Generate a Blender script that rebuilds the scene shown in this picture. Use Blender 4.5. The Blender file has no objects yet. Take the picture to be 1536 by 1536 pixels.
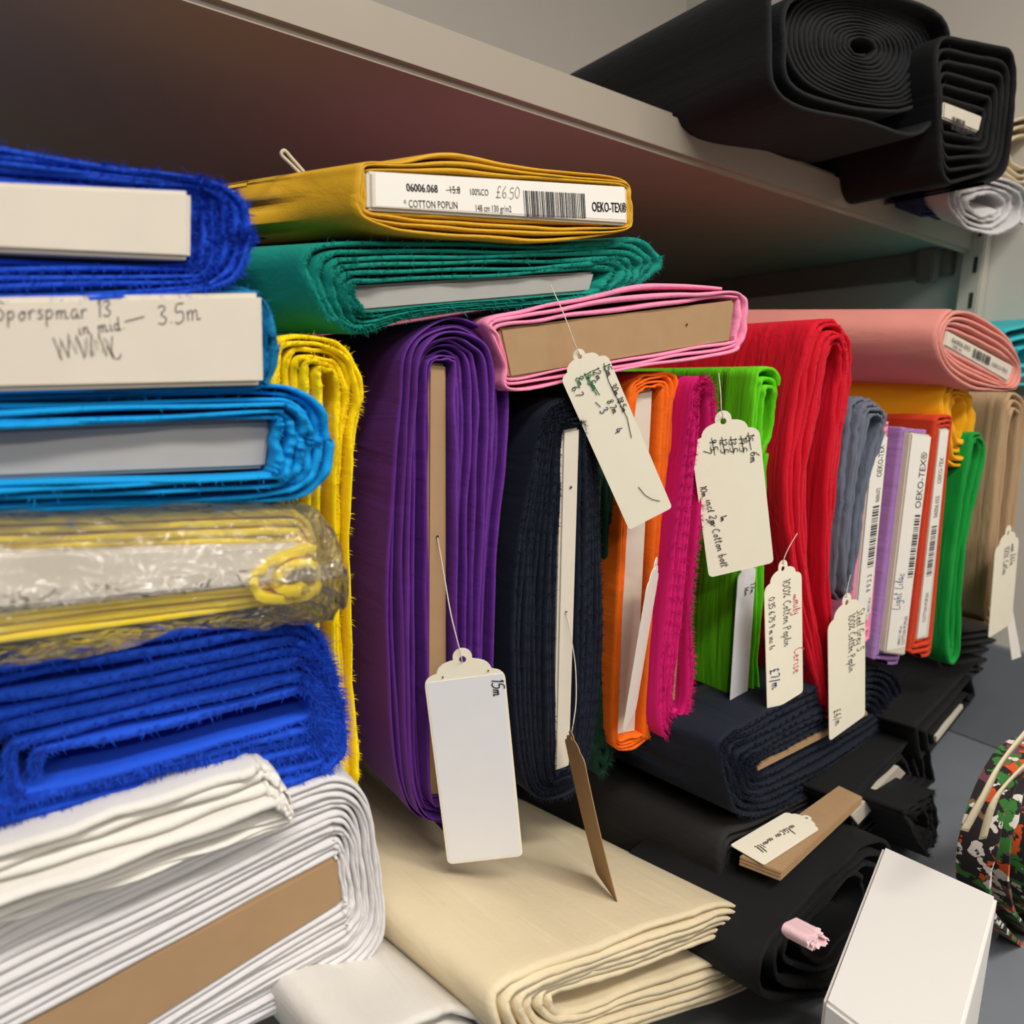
import bpy, bmesh, math, random
from mathutils import Vector, Matrix
from mathutils.geometry import tessellate_polygon
# ------------------------------------------------------------------ camera, world, lights, exposure
CAM_RIGHT,CAM_UP,CAM_FWD=(0.822108,-0.567826,0.041383),(0.053370,0.149228,0.987362),(0.566825,0.809509,-0.152986)
CAM_LOC=(0,-0.36,1.3)
CAM_F=1080
S = bpy.context.scene
COL = S.collection
cd = bpy.data.cameras.new('camera'); cam = bpy.data.objects.new('camera', cd); COL.objects.link(cam)
cd.sensor_fit = 'HORIZONTAL'; cd.sensor_width = 36.0; cd.lens = 36.0*CAM_F/1536.0
cd.clip_start = 0.01
cam.matrix_world = Matrix(((CAM_RIGHT[0], CAM_UP[0], -CAM_FWD[0], CAM_LOC[0]),
                           (CAM_RIGHT[1], CAM_UP[1], -CAM_FWD[1], CAM_LOC[1]),
                           (CAM_RIGHT[2], CAM_UP[2], -CAM_FWD[2], CAM_LOC[2]), (0, 0, 0, 1)))
cd.dof.use_dof = True; cd.dof.focus_distance = 0.47; cd.dof.aperture_fstop = 9.0
S.camera = cam
w = bpy.data.worlds.new('shop_light'); S.world = w; w.use_nodes = True
bg = w.node_tree.nodes['Background']; bg.inputs[0].default_value = (1.0, 0.95, 0.88, 1); bg.inputs[1].default_value = 0.20
def area(name, loc, rot, sx, sy, power, col=(1, .95, .88)):
    l = bpy.data.lights.new(name, 'AREA'); l.shape = 'RECTANGLE'; l.size = sx; l.size_y = sy; l.energy = power; l.color = col
    o = bpy.data.objects.new(name, l); COL.objects.link(o); o.location = loc; o.rotation_euler = rot; return o
# two ceiling tube fixtures over the aisle
area('ceiling_tube_light', (0.15, -0.95, 2.45), (0, 0, 0), 1.5, .25, 30)
area('ceiling_tube_light', (-0.3, -2.1, 2.45), (0, 0, 0), 1.5, .25, 34)
area('ceiling_tube_light', (1.9, -1.7, 2.45), (0, 0, 0), 1.5, .25, 38)
vs = S.view_settings; vs.view_transform = 'Standard'; vs.look = 'None'; vs.gamma = 1; vs.use_curve_mapping = False
vs.exposure = -0.05

# ------------------------------------------------------------------ helpers
def lin(c):
    return tuple((x/255/12.92 if x/255 <= .04045 else ((x/255+.055)/1.055)**2.4) for x in c)
MATS = {}
def mat_base(name):
    m = bpy.data.materials.new(name); m.use_nodes = True; MATS[name] = m
    nt = m.node_tree; b = nt.nodes['Principled BSDF']; return m, nt, b
def nd(nt, t, **kw):
    n = nt.nodes.new(t)
    for k, v in kw.items():
        if k in n.inputs: n.inputs[k].default_value = v
        else: setattr(n, k, v)
    return n
def cloth(name, rgb, rough=.8, sheen=.25, weave=900, var=.12, wrinkle=.4, spec=.25, sheen_tint=None, fuzz=0.0, run=(60, 7, 60)):
    m, nt, b = mat_base(name); c = lin(rgb); L = nt.links
    tc = nd(nt, 'ShaderNodeTexCoord')
    n1 = nd(nt, 'ShaderNodeTexNoise', Scale=14.0, Detail=4.0)
    L.new(tc.outputs['Object'], n1.inputs['Vector'])
    mx = nd(nt, 'ShaderNodeMix', data_type='RGBA')
    mx.inputs['A'].default_value = tuple(v*(1-var) for v in c)+(1,)
    mx.inputs['B'].default_value = tuple(min(1, v*(1+var)+.002) for v in c)+(1,)
    L.new(n1.outputs[0], mx.inputs['Factor']); L.new(mx.outputs['Result'], b.inputs['Base Color'])
    b.inputs['Roughness'].default_value = rough; b.inputs['Specular IOR Level'].default_value = spec
    b.inputs['Sheen Weight'].default_value = sheen; b.inputs['Sheen Roughness'].default_value = .45
    t = lin(sheen_tint) if sheen_tint else tuple(min(1, v*.6+.15) for v in c)
    b.inputs['Sheen Tint'].default_value = t+(1,)
    # weave: fine crossing threads; wrinkles stretched along the length of the bolt (local y)
    n2 = nd(nt, 'ShaderNodeTexNoise', Scale=float(weave), Detail=2.0)
    L.new(tc.outputs['Object'], n2.inputs['Vector'])
    mp = nd(nt, 'ShaderNodeMapping'); mp.inputs['Scale'].default_value = run
    L.new(tc.outputs['Object'], mp.inputs['Vector'])
    n3 = nd(nt, 'ShaderNodeTexNoise', Scale=1.0, Detail=3.0, Distortion=.6); L.new(mp.outputs[0], n3.inputs['Vector'])
    b1 = nd(nt, 'ShaderNodeBump', Strength=.35+fuzz, Distance=.0006); L.new(n2.outputs[0], b1.inputs['Height'])
    b2 = nd(nt, 'ShaderNodeBump', Strength=wrinkle, Distance=.004); L.new(n3.outputs[0], b2.inputs['Height'])
    L.new(b1.outputs[0], b2.inputs['Normal']); L.new(b2.outputs[0], b.inputs['Normal'])
    return m
def paper(name, rgb, rough=.7, var=.05, scale=60, bump=.1):
    m, nt, b = mat_base(name); c = lin(rgb); L = nt.links
    tc = nd(nt, 'ShaderNodeTexCoord'); n1 = nd(nt, 'ShaderNodeTexNoise', Scale=float(scale), Detail=5.0)
    L.new(tc.outputs['Object'], n1.inputs['Vector'])
    mx = nd(nt, 'ShaderNodeMix', data_type='RGBA')
    mx.inputs['A'].default_value = tuple(v*(1-var) for v in c)+(1,); mx.inputs['B'].default_value = tuple(min(1, v*(1+var)) for v in c)+(1,)
    L.new(n1.outputs[0], mx.inputs['Factor']); L.new(mx.outputs['Result'], b.inputs['Base Color'])
    b.inputs['Roughness'].default_value = rough; b.inputs['Specular IOR Level'].default_value = .3
    bu = nd(nt, 'ShaderNodeBump', Strength=bump, Distance=.001); L.new(n1.outputs[0], bu.inputs['Height']); L.new(bu.outputs[0], b.inputs['Normal'])
    return m
def plain(name, rgb, rough=.6, metal=0.0, spec=.4):
    m, nt, b = mat_base(name); b.inputs['Base Color'].default_value = lin(rgb)+(1,)
    tc = nd(nt, 'ShaderNodeTexCoord'); n1 = nd(nt, 'ShaderNodeTexNoise', Scale=40.0, Detail=4.0); nt.links.new(tc.outputs['Object'], n1.inputs['Vector'])
    mr = nd(nt, 'ShaderNodeMapRange'); mr.inputs[3].default_value = max(0, rough-.08); mr.inputs[4].default_value = min(1, rough+.08)
    nt.links.new(n1.outputs[0], mr.inputs[0]); nt.links.new(mr.outputs[0], b.inputs['Roughness'])
    b.inputs['Metallic'].default_value = metal; b.inputs['Specular IOR Level'].default_value = spec
    return m
INK = plain('black_ink', (38, 36, 42), .6); INKB = plain('blue_ink', (45, 50, 120), .6); INKG = plain('green_ink', (20, 110, 70), .6)
INKR = plain('red_ink', (215, 80, 90), .6); INKP = plain('pencil_ink', (90, 85, 85), .7)
WHITEB = paper('white_board', (214, 205, 190)); KRAFT = paper('kraft_board', (170, 138, 102), .8, .08, 90); GREYB = paper('grey_board', (168, 164, 160))
TAGP = paper('tag_card', (238, 231, 210), .75, .03); LABEL = paper('label_paper', (238, 233, 224), .55, .02); STICK = paper('sticker_paper', (226, 226, 230), .6, .02)
NYLON = plain('nylon', (215, 205, 190), .35)

def V(p): return Vector(p)
def mk(name, verts, faces, mat, parent=None, loc=None, smooth=True, kind=None):
    """one mesh object; verts in world space, stored relative to its parent (or to loc)"""
    base = loc if loc is not None else (parent_world(parent) if parent else Vector((0, 0, 0)))
    me = bpy.data.meshes.new(name); me.from_pydata([tuple(Vector(v)-base) for v in verts], [], faces); me.update()
    if smooth: me.polygons.foreach_set('use_smooth', [True]*len(me.polygons))
    me.materials.append(mat)
    o = bpy.data.objects.new(name, me); COL.objects.link(o)
    if parent: o.parent = parent
    else: o.location = base
    if kind: o['kind'] = kind
    return o
def parent_world(p):
    v = Vector((0, 0, 0))
    while p: v = v+p.location; p = p.parent
    return v
def root(name, loc, label, cat, group=None):
    o = bpy.data.objects.new(name, None); o.empty_display_size = .02; COL.objects.link(o); o.location = loc
    o['label'] = label; o['category'] = cat
    if group: o['group'] = group
    return o
def tag_obj(o, label, cat, group=None):
    o['label'] = label; o['category'] = cat
    if group: o['group'] = group
    return o
def catmull(pts, m):
    n = len(pts); out = []
    for i in range(n):
        a, b, c, d = (Vector(pts[(i+k-1) % n]) for k in range(4))
        for j in range(m):
            t = j/m
            out.append(.5*((2*b)+(c-a)*t+(2*a-5*b+4*c-d)*t*t+(3*b-a-3*c+d)*t**3))
    return out
def rr(q, r, k=3, e=2):
    """rounded quad TL,TR,BR,BL -> control points clockwise from the top edge"""
    q = [Vector(p) for p in q]; pts = []
    for i in range(4):
        P, A, B = q[(i+1) % 4], q[i], q[(i+2) % 4]
        la, lb = (A-P).length, (B-P).length
        ra, rb = min(r, la*.49), min(r, lb*.49)
        s0 = P+(A-P)/la*ra; s1 = P+(B-P)/lb*rb
        # edge points before this corner
        P0 = q[i]; l0 = (P-P0).length; r0 = min(r, l0*.49)
        e0 = P0+(P-P0)/l0*r0
        for j in range(1, e+1): pts.append(e0.lerp(s0, j/(e+1)))
        for j in range(k+1):
            t = j/k; pts.append(s0*(1-t)**2+P*2*t*(1-t)+s1*t*t)
    return pts
class Wob:
    """smooth pseudo-random wobble along the wound length"""
    def __init__(s, rnd, freqs): s.f = [(f*(1+.2*rnd.random()), rnd.random()*6.283, 1/(1+.5*i)) for i, f in enumerate(freqs)]; s.n = sum(a for *_, a in s.f)
    def __call__(s, x): return sum(a*math.sin(6.283*f*x+p) for f, p, a in s.f)/s.n

def winding(name, inner, outer, turns, d, L, mat, parent, th=None, edge=.003, wave=.3, bevel=0.0, flare=0.0, seed=1, m=6, warp=1.0, start=.5, layer=.003, fmin=.0, fr=None, rip=0.0, fill=.72):
    """cloth wound round a board: one continuous spiral sheet between inner and outer outline, thick, with an uneven front edge.
    returns (object, list of edge points for fraying)"""
    rnd = random.Random(seed); d = Vector(d).normalized()
    I, O = catmull(inner, m), catmull(outer, m); n = len(I)
    nrm = ((O[n//4]-O[0]).cross(O[n//2]-O[0])).normalized()
    if nrm.dot(d) > 0: nrm = -nrm          # towards the viewer
    W1, W2, W3, W4 = Wob(rnd, (2.3, 5.7, 11.3)), Wob(rnd, (1.7, 4.9, 9.1, 23.)), Wob(rnd, (3.1, 8.3)), Wob(rnd, (31., 47.))
    lay = [rnd.uniform(-1, 1) for _ in range(int(turns)+4)]
    depths = [0, .004, .012, .03, .09, .25, 1.0]
    N = int(turns*n)+1
    verts = []; faces = []; edges = []
    path = []
    for i in range(N):
        tau = i/n; k = int(tau); s = tau-k; q = int(round((s+start)*n)) % n
        t = (tau/turns)**warp
        sp = (O[q]-I[q]).length/turns
        path.append((I[q].lerp(O[q], t), sp, tau, t, lay[k]*(1-s)+lay[k+1]*s))
    rows = []
    for i in range(N):
        p, sp, tau, t, lv = path[i]
        a, b = path[max(0, i-1)][0], path[min(N-1, i+1)][0]
        tan = (b-a); tan = tan.normalized() if tan.length > 1e-9 else Vector((1, 0, 0))
        out = nrm.cross(tan); out.normalize()
        h = th if th else max(.0003, min(.004, sp*fill))
        fo = -(layer*lv+edge*W2(tau))+bevel*t-fmin            # offset along d (negative = towards viewer)
        wv = W1(tau)*min(sp, .0022)*wave
        prof = []
        for dd in reversed(depths[1:]): prof.append((dd, -1))
        prof += [(0, -.7), (0, .7)]
        for dd in depths[1:]: prof.append((dd, 1))
        row = []
        for dd, sg in prof:
            y = fo+dd*L if dd >= 1 else fo+dd*L if L < .2 else fo+(dd if dd < .1 else dd*L)
            if dd >= 1: y = L
            fall = math.exp(-dd*18)
            off = wv*fall+flare*t*math.exp(-dd*60)+rip*W4(tau)*fall*t + sg*h*.5
            row.append(p+out*off+d*y)
        rows.append(row)
        edges.append((p+out*wv+d*fo, out, tan, t))
    K = len(rows[0])
    for r in rows: verts += r
    for i in range(N-1):
        for j in range(K-1):
            a = i*K+j; faces.append((a, a+K, a+K+1, a+1))
    o = mk(name, verts, faces, mat, parent)
    if fr: fray(parent, edges, d, fr, seed+7)
    return o
def fray(parent, edges, d, fr, seed):
    rnd = random.Random(seed); vs_, fs_ = [], []
    ln, dens, mat, spread, wd = fr['len'], fr['n'], fr['mat'], fr.get('spread', .6), fr.get('w', .0004)
    tmin = fr.get('tmin', 0)
    E = [e for e in edges if e[3] >= tmin]
    for _ in range(dens):
        p, out, tan, t = rnd.choice(E)
        p = p+tan*rnd.uniform(-.002, .002)
        l = ln*rnd.uniform(.35, 1.2)
        v = (-d*rnd.uniform(.5, 1)+out*rnd.uniform(-.4, 1)*spread*(1+t)+tan*rnd.uniform(-.7, .7)*spread); v.normalize()
        v2 = (v+Vector((rnd.uniform(-.5, .5), rnd.uniform(-.3, .3), rnd.uniform(-.8, .2)))*.7).normalized()
        sd = v.cross(Vector((rnd.uniform(-1, 1), rnd.uniform(-1, 1), rnd.uniform(-1, 1)))).normalized()*wd*.5
        b = len(vs_); p = p+d*.001
        q = p+v*l*.5; r = q+v2*l*.5
        vs_ += [p-sd, p+sd, q+sd*.8, q-sd*.8, r]; fs_ += [(b, b+1, b+2, b+3), (b+3, b+2, b+4)]
    return mk('frayed_threads', vs_, fs_, mat, parent, kind='stuff')
def slab(name, q, d, L, mat, parent=None, out=0.0, bev=.0012, loc=None, smooth=False):
    """bevelled slab: quad q (TL,TR,BR,BL seen from the front) pushed along d"""
    d = Vector(d).normalized(); q = [Vector(p)-d*out for p in q]
    base = loc if loc is not None else (parent_world(parent) if parent else sum(q, Vector())/4)
    bm = bmesh.new(); a = [bm.verts.new(p-base) for p in q]; b = [bm.verts.new(p+d*L-base) for p in q]
    bm.faces.new(a); bm.faces.new(b[::-1])
    for i in range(4): bm.faces.new((a[i], b[i], b[(i+1) % 4], a[(i+1) % 4]))
    bmesh.ops.recalc_face_normals(bm, faces=bm.faces)
    if bev: bmesh.ops.bevel(bm, geom=list(bm.edges), offset=bev, segments=2, affect='EDGES', clamp_overlap=True)
    me = bpy.data.meshes.new(name); bm.to_mesh(me); bm.free(); me.materials.append(mat)
    o = bpy.data.objects.new(name, me); COL.objects.link(o)
    if parent: o.parent = parent
    else: o.location = base
    return o
def tube(name, pts, r, mat, parent=None, n=6):
    pts = [Vector(p) for p in pts]; vs_, fs_ = [], []
    for i, p in enumerate(pts):
        t = (pts[min(i+1, len(pts)-1)]-pts[max(i-1, 0)]).normalized()
        a = t.cross(Vector((.3, .2, .93))).normalized(); b = t.cross(a)
        for j in range(n): vs_.append(p+(a*math.cos(6.283*j/n)+b*math.sin(6.283*j/n))*r)
    for i in range(len(pts)-1):
        for j in range(n): fs_.append((i*n+j, i*n+(j+1) % n, (i+1)*n+(j+1) % n, (i+1)*n+j))
    return mk(name, vs_, fs_, mat, parent, loc=None if parent else pts[0])
def smooth_path(pts, m=8):
    pts = [Vector(p) for p in pts]; out = []
    for i in range(len(pts)-1):
        a, b, c, e = pts[max(0, i-1)], pts[i], pts[i+1], pts[min(len(pts)-1, i+2)]
        for j in range(m):
            t = j/m; out.append(.5*((2*b)+(c-a)*t+(2*a-5*b+4*c-e)*t*t+(3*b-a-3*c+e)*t**3))
    out.append(pts[-1]); return out
class Frame:
    """flat writing surface: origin, right, down (unit), normal towards the reader"""
    def __init__(s, o, r, dn):
        s.o = Vector(o); s.r = Vector(r).normalized(); dn = Vector(dn); s.d = (dn-s.r*dn.dot(s.r)).normalized(); s.n = s.r.cross(s.d)*-1
        s.n = -s.r.cross(s.d)
    def __call__(s, x, y, h=0.0): return s.o+s.r*x+s.d*y+s.n*h
def quad_frame(q, out=0.0):
    """frame of a quad TL,TR,BR,BL"""
    tl, tr, br, bl = (Vector(p) for p in q); f = Frame(tl, tr-tl, bl-tl); return f
GL = {  # handwriting strokes on a 1 high box, y up, baseline 0
 '0': (.6, [[(.3, 1), (.08, .7), (.08, .25), (.3, 0), (.52, .3), (.5, .75), (.3, 1)]]), '1': (.3, [[(.1, .8), (.2, 1), (.2, 0)]]),
 '2': (.55, [[(.05, .8), (.25, 1), (.45, .8), (.3, .4), (.02, .02), (.5, .05)]]), '3': (.5, [[(.05, .9), (.3, 1), (.42, .8), (.2, .55), (.45, .3), (.3, .02), (.02, .1)]]),
 '4': (.55, [[(.3, 1), (.05, .4), (.52, .42)], [(.38, .65), (.33, 0)]]), '5': (.55, [[(.5, 1), (.15, .97), (.1, .58), (.4, .6), (.45, .2), (.2, 0), (.02, .1)]]),
 '6': (.55, [[(.42, 1), (.12, .55), (.1, .15), (.32, 0), (.45, .25), (.3, .45), (.12, .3)]]), '7': (.5, [[(.05, .97), (.48, .97), (.18, 0)]]),
 '8': (.55, [[(.3, .52), (.1, .75), (.3, 1), (.48, .78), (.1, .25), (.3, 0), (.5, .25), (.3, .52)]]), '9': (.5, [[(.42, .8), (.2, 1), (.08, .7), (.3, .5), (.42, .8), (.35, 0)]]),
 '.': (.2, [[(.08, .02), (.12, .06)]]), '-': (.6, [[(.05, .42), (.55, .45)]]), '/': (.4, [[(.38, 1.05), (.02, -.15)]]), '%': (.7, [[(.6, 1), (.05, 0)], [(.12, .95), (.05, .75), (.2, .75), (.12, .95)], [(.55, .3), (.45, .1), (.62, .1), (.55, .3)]]),
 '£': (.6, [[(.5, .85), (.35, 1), (.2, .8), (.2, .2), (.02, .02), (.55, .05)], [(.05, .48), (.4, .48)]]), ' ': (.35, []),
 'm': (.7, [[(.05, .5), (.07, 0)], [(.07, .3), (.2, .5), (.28, .4), (.28, 0)], [(.28, .3), (.42, .5), (.5, .4), (.52, .03), (.68, .1)]]), 'n': (.5, [[(.05, .5), (.07, 0)], [(.07, .3), (.25, .5), (.33, .35), (.34, .02), (.48, .1)]]),
 'i': (.22, [[(.08, .5), (.08, .05), (.2, .08)], [(.1, .72), (.11, .75)]]), 'd': (.5, [[(.35, .42), (.15, .5), (.05, .2), (.2, 0), (.36, .25)], [(.38, 1), (.36, .03), (.48, .08)]]),
 'c': (.42, [[(.35, .42), (.18, .5), (.05, .22), (.18, 0), (.4, .08)]]), 'l': (.25, [[(.05, .2), (.18, .95), (.1, .05), (.24, .08)]]), 'o': (.45, [[(.22, .5), (.06, .25), (.2, 0), (.36, .22), (.24, .5), (.44, .42)]]),
 't': (.35, [[(.15, .95), (.12, .05), (.3, .06)], [(.02, .62), (.32, .66)]]), 'b': (.45, [[(.06, .98), (.06, .03), (.28, .02), (.36, .28), (.2, .45), (.07, .3)]]), 'a': (.46, [[(.34, .45), (.16, .5), (.05, .2), (.18, 0), (.34, .3), (.36, .02), (.45, .08)]]),
 'e': (.42, [[(.06, .25), (.32, .32), (.2, .5), (.06, .25), (.18, 0), (.4, .1)]]), 'r': (.38, [[(.06, .5), (.08, 0)], [(.08, .3), (.2, .5), (.34, .46)]]), 's': (.36, [[(.3, .45), (.12, .48), (.1, .32), (.28, .2), (.2, 0), (.02, .04)]]),
 'p': (.46, [[(.06, .5), (.06, -.45)], [(.07, .35), (.25, .5), (.36, .25), (.2, 0), (.08, .08)]]), 'y': (.45, [[(.05, .5), (.12, .1), (.32, .15)], [(.36, .5), (.3, -.3), (.1, -.4), (.05, -.25)]]), 'g': (.46, [[(.34, .42), (.16, .5), (.05, .25), (.18, .05), (.34, .3)], [(.36, .5), (.34, -.35), (.12, -.42), (.05, -.28)]]),
 'C': (.6, [[(.52, .85), (.3, 1), (.06, .5), (.25, 0), (.55, .12)]]), 'P': (.5, [[(.08, 1), (.06, -.1)], [(.06, .95), (.35, 1), (.42, .7), (.08, .48)]]), 'S': (.5, [[(.45, .9), (.22, 1), (.1, .75), (.4, .35), (.25, 0), (.02, .1)]]), 'G': (.6, [[(.5, .85), (.3, 1), (.06, .5), (.25, 0), (.5, .2), (.5, .45), (.3, .45)]]),
 'L': (.45, [[(.1, 1), (.06, .03), (.42, .05)]]), 'h': (.46, [[(.06, 1), (.07, 0)], [(.07, .3), (.25, .5), (.33, .35), (.34, .02), (.44, .08)]]), 'u': (.46, [[(.06, .5), (.08, .08), (.25, .03), (.34, .5), (.35, .03), (.45, .08)]]), '~': (.7, [[(.02, .1), (.15, .35), (.25, .05), (.4, .35), (.5, .05), (.68, .3)]]),
}
def strokes(text, x, y, h, ang=0.0, slant=.15, seed=0):
    """list of polylines in frame coordinates (x right, y down), baseline start at x,y; ang in degrees turns the line clockwise"""
    rnd = random.Random(seed+len(text)); ca, sa = math.cos(math.radians(ang)), math.sin(math.radians(ang)); cx = 0; out = []
    for ch in text:
        wdt, st = GL.get(ch, GL['~'])
        dy = rnd.uniform(-.05, .05); sc = rnd.uniform(.92, 1.08)
        for s in st:
            s = [(cx+(a+slant*b)*h*sc, -(b*sc+dy)*h) for a, b in s]
            if len(s) > 2:
                v = smooth_path([(a, b, 0) for a, b in s], 4); s = [(p.x, p.y) for p in v]
            out.append([(x+a*ca-b*sa, y+a*sa+b*ca) for a, b in s])
        cx += (wdt+.06)*h
    return out
def ink(name, fr, polys, wd, mat, parent, h=.00025):
    vs_, fs_ = [], []
    for pl in polys:
        for i, (a, b) in enumerate(pl):
            p0, p1 = pl[max(0, i-1)], pl[min(len(pl)-1, i+1)]
            tx, ty = p1[0]-p0[0], p1[1]-p0[1]; l = math.hypot(tx, ty) or 1
            nx, ny = -ty/l*wd/2, tx/l*wd/2
            vs_ += [fr(a+nx, b+ny, h), fr(a-nx, b-ny, h)]
            if i: k = len(vs_); fs_.append((k-4, k-3, k-1, k-2))
    return mk(name, vs_, fs_, mat, parent, smooth=False, kind='stuff')
def printed(name, fr, items, mat, parent, h=.00025):
    """flat printed lettering, one part for each line: items (text, x, y baseline, cap height, squeeze, angle)"""
    for text, x, y, ch, sq, ang in items:
        c = bpy.data.curves.new('print', 'FONT'); c.body = text; c.size = ch/.7; c.resolution_u = 2
        o = bpy.data.objects.new('print', c); COL.objects.link(o); bpy.context.view_layer.update()
        me = bpy.data.meshes.new_from_object(o.evaluated_get(bpy.context.evaluated_depsgraph_get()))
        ca, sa = math.cos(math.radians(ang)), math.sin(math.radians(ang)); vs_ = []
        for v in me.vertices:
            px, py = v.co.x*sq, -v.co.y
            vs_.append(fr(x+px*ca-py*sa, y+px*sa+py*ca, h))
        fs_ = [tuple(p.vertices) for p in me.polygons]
        bpy.data.objects.remove(o); bpy.data.curves.remove(c); bpy.data.meshes.remove(me)
        mk(name, vs_, fs_, mat, parent, smooth=False, kind='stuff')
def barcode(fr, x, y, wd, ht, mat, parent, ang=0.0, seed=3, h=.00025, n=34):
    rnd = random.Random(seed); ca, sa = math.cos(math.radians(ang)), math.sin(math.radians(ang)); vs_, fs_ = [], []
    u = wd/n; cx = 0
    while cx < wd:
        bw = u*rnd.choice((.35, .5, .9)); b = len(vs_)
        for a, c in ((cx, 0), (cx+bw, 0), (cx+bw, ht), (cx, ht)): vs_.append(fr(x+a*ca-c*sa, y+a*sa+c*ca, h))
        fs_.append((b, b+1, b+2, b+3)); cx += bw+u*rnd.choice((.35, .5, .8))
    return mk('barcode', vs_, fs_, mat, parent, smooth=False, kind='stuff')
def sheet(name, q, mat, parent, lift=.0004, th=.0002):
    """thin paper label lying on a surface"""
    f = quad_frame(q); n = f.n
    q = [Vector(p) for p in q]; a = [p+n*lift for p in q]; b = [p+n*(lift-th) for p in q]
    return mk(name, a+b, [(0, 1, 2, 3), (7, 6, 5, 4), (0, 4, 5, 1), (1, 5, 6, 2), (2, 6, 7, 3), (3, 7, 4, 0)], mat, parent, smooth=False), Frame(a[0], a[1]-a[0], a[3]-a[0])
def swing_tag(name, label, top, bot, right, wd, mat=None, curl=0.0, string=None, group=None, th=.0005):
    """card swing tag with a scalloped head and a punched hole; returns (root, frame with origin at the head's middle)"""
    top, bot = Vector(top), Vector(bot); dn = (bot-top); H = dn.length; dn.normalize(); r = Vector(right); r = (r-dn*r.dot(dn)).normalized()
    R_ = root(name, tuple(top), label, 'tag', group); f = Frame(top, r, dn); mat = mat or TAGP
    half = []
    for j in range(7): a = math.pi/2*j/6*1.15; half.append((.12*math.sin(a), .12-.12*math.cos(a)))          # small lobe round the hole
    for j in range(1, 6): a = math.pi/2*j/5; half.append((.14+.2*math.sin(a), .32-.16*math.cos(a)))       # second scallop
    half[-1] = (.34, .31)
    for j in range(1, 6): a = math.pi/2*j/5; half.append((.36+.14*math.sin(a), .46-.14*math.cos(a)))      # shoulder
    hh = H/wd; ns = 8
    for j in range(1, ns): half.append((.5, .46+(hh-.54)*j/ns))
    for j in range(5): a = math.pi/2*j/4; half.append((.5-.07*(1-math.cos(a)), hh-.07+.07*math.sin(a)))
    out = half+[(-a, b) for a, b in half[::-1][:-1]]
    hole = [(.045*math.cos(6.283*j/12), .15+.045*math.sin(6.283*j/12)) for j in range(12)]
    tri = tessellate_polygon([[Vector((a, b, 0)) for a, b in out], [Vector((a, b, 0)) for a, b in hole]])
    P = out+hole; m = len(P); no = len(out)
    def pt(a, b, s): return f(a*wd, b*wd, s*th*.5+curl*((b/hh)**2))
    vs_ = [pt(a, b, 1) for a, b in P]+[pt(a, b, -1) for a, b in P]
    fs_ = [tuple(t) for t in tri]+[tuple(i+m for i in t[::-1]) for t in tri]
    for i in range(no): j = (i+1) % no; fs_.append((i, j, j+m, i+m))
    for i in range(12): j = (i+1) % 12; fs_.append((no+i, no+j, no+j+m, no+i+m))
    mk('card', vs_, fs_, mat, R_, smooth=False)
    f2 = lambda x, y, h=0.0: f(x, y, h+th*.5+curl*((y/H)**2))
    if string: tube('string', smooth_path(string), .00035, NYLON, R_, 5)
    return R_, f2, H
def holes(parent, pts, r=.0009):
    """staple or thread holes punched in a board face"""
    dark = MATS.get('hole_dark') or plain('hole_dark', (40, 32, 26), .9)
    for p in pts:
        p = Vector(p); mk('punched_hole', [p+Vector((math.cos(j*.785)*r, -.0003, math.sin(j*.785)*r)) for j in range(8)], [tuple(range(8))], dark, parent, smooth=False)
# ------------------------------------------------------------------ the room
def boxm(name, lo, hi, mat, parent=None, bev=.0, kind=None):
    q = [(lo[0], lo[1], hi[2]), (hi[0], lo[1], hi[2]), (hi[0], lo[1], lo[2]), (lo[0], lo[1], lo[2])]
    o = slab(name, q, (0, 1, 0), hi[1]-lo[1], mat, parent, 0, bev)
    if kind: o['kind'] = kind
    return o
WALL = paper('wall_paint', (214, 208, 198), .85, .03, 20, .15); FLOORM = paper('floor_vinyl', (96, 98, 102), .6, .1, 8, .05)
SHELF = plain('shelf_enamel', (164, 155, 140), .45); STEEL = plain('upright_enamel', (190, 184, 172), .4); BATTEN = plain('bracket_steel', (120, 112, 104), .5)
BASEM = paper('base_shelf_laminate', (126, 131, 138), .45, .06, 30, .03)
boxm('wall_back', (-1.6, .78, 0), (1.26, .86, 2.6), WALL, kind='structure')
boxm('wall_right', (1.18, -1.4, 0), (1.26, .78, 2.6), WALL, kind='structure')
boxm('floor', (-1.6, -2.6, -.06), (1.18, .78, 0), FLOORM, kind='structure')
sh = root('wall_shelf', (0, .47, 1.541), 'long cream metal shelf above the bolts with a rounded front lip', 'shelf')
boxm('shelf_panel', (-1.5, .172, 1.549), (1.178, .775, 1.572), SHELF, sh, .001)
boxm('front_lip', (-1.5, .163, 1.538), (1.178, .176, 1.578), SHELF, sh, .005)
boxm('end_bracket', (1.150, .19, 1.512), (1.176, .77, 1.549), BATTEN, sh, .002)
boxm('bracket_tab', (1.130, .20, 1.500), (1.152, .225, 1.549), BATTEN, sh, .002)
up = root('slotted_upright', (1.17, .16, .975), 'cream slotted steel upright fixed to the wall at the shelf end', 'upright')
boxm('channel', (1.158, .145, .976), (1.178, .175, 1.60), STEEL, up, .002)
SLOT = plain('slot_dark', (45, 42, 40), .8)
for i in range(13):
    z = 1.56-.05*i; boxm('slot', (1.1572, .152, z), (1.1585, .157, z+.022), SLOT, up)
bs = root('base_shelf', (0, .2, .825), 'dark grey base shelf that carries the lowest rolls', 'shelf')
boxm('base_panel', (-1.5, -.34, .797), (1.178, .775, .825), BASEM, bs, .003)
boxm('plinth', (-1.5, -.28, .0), (1.178, .775, .797), BASEM, bs, .002)
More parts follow.
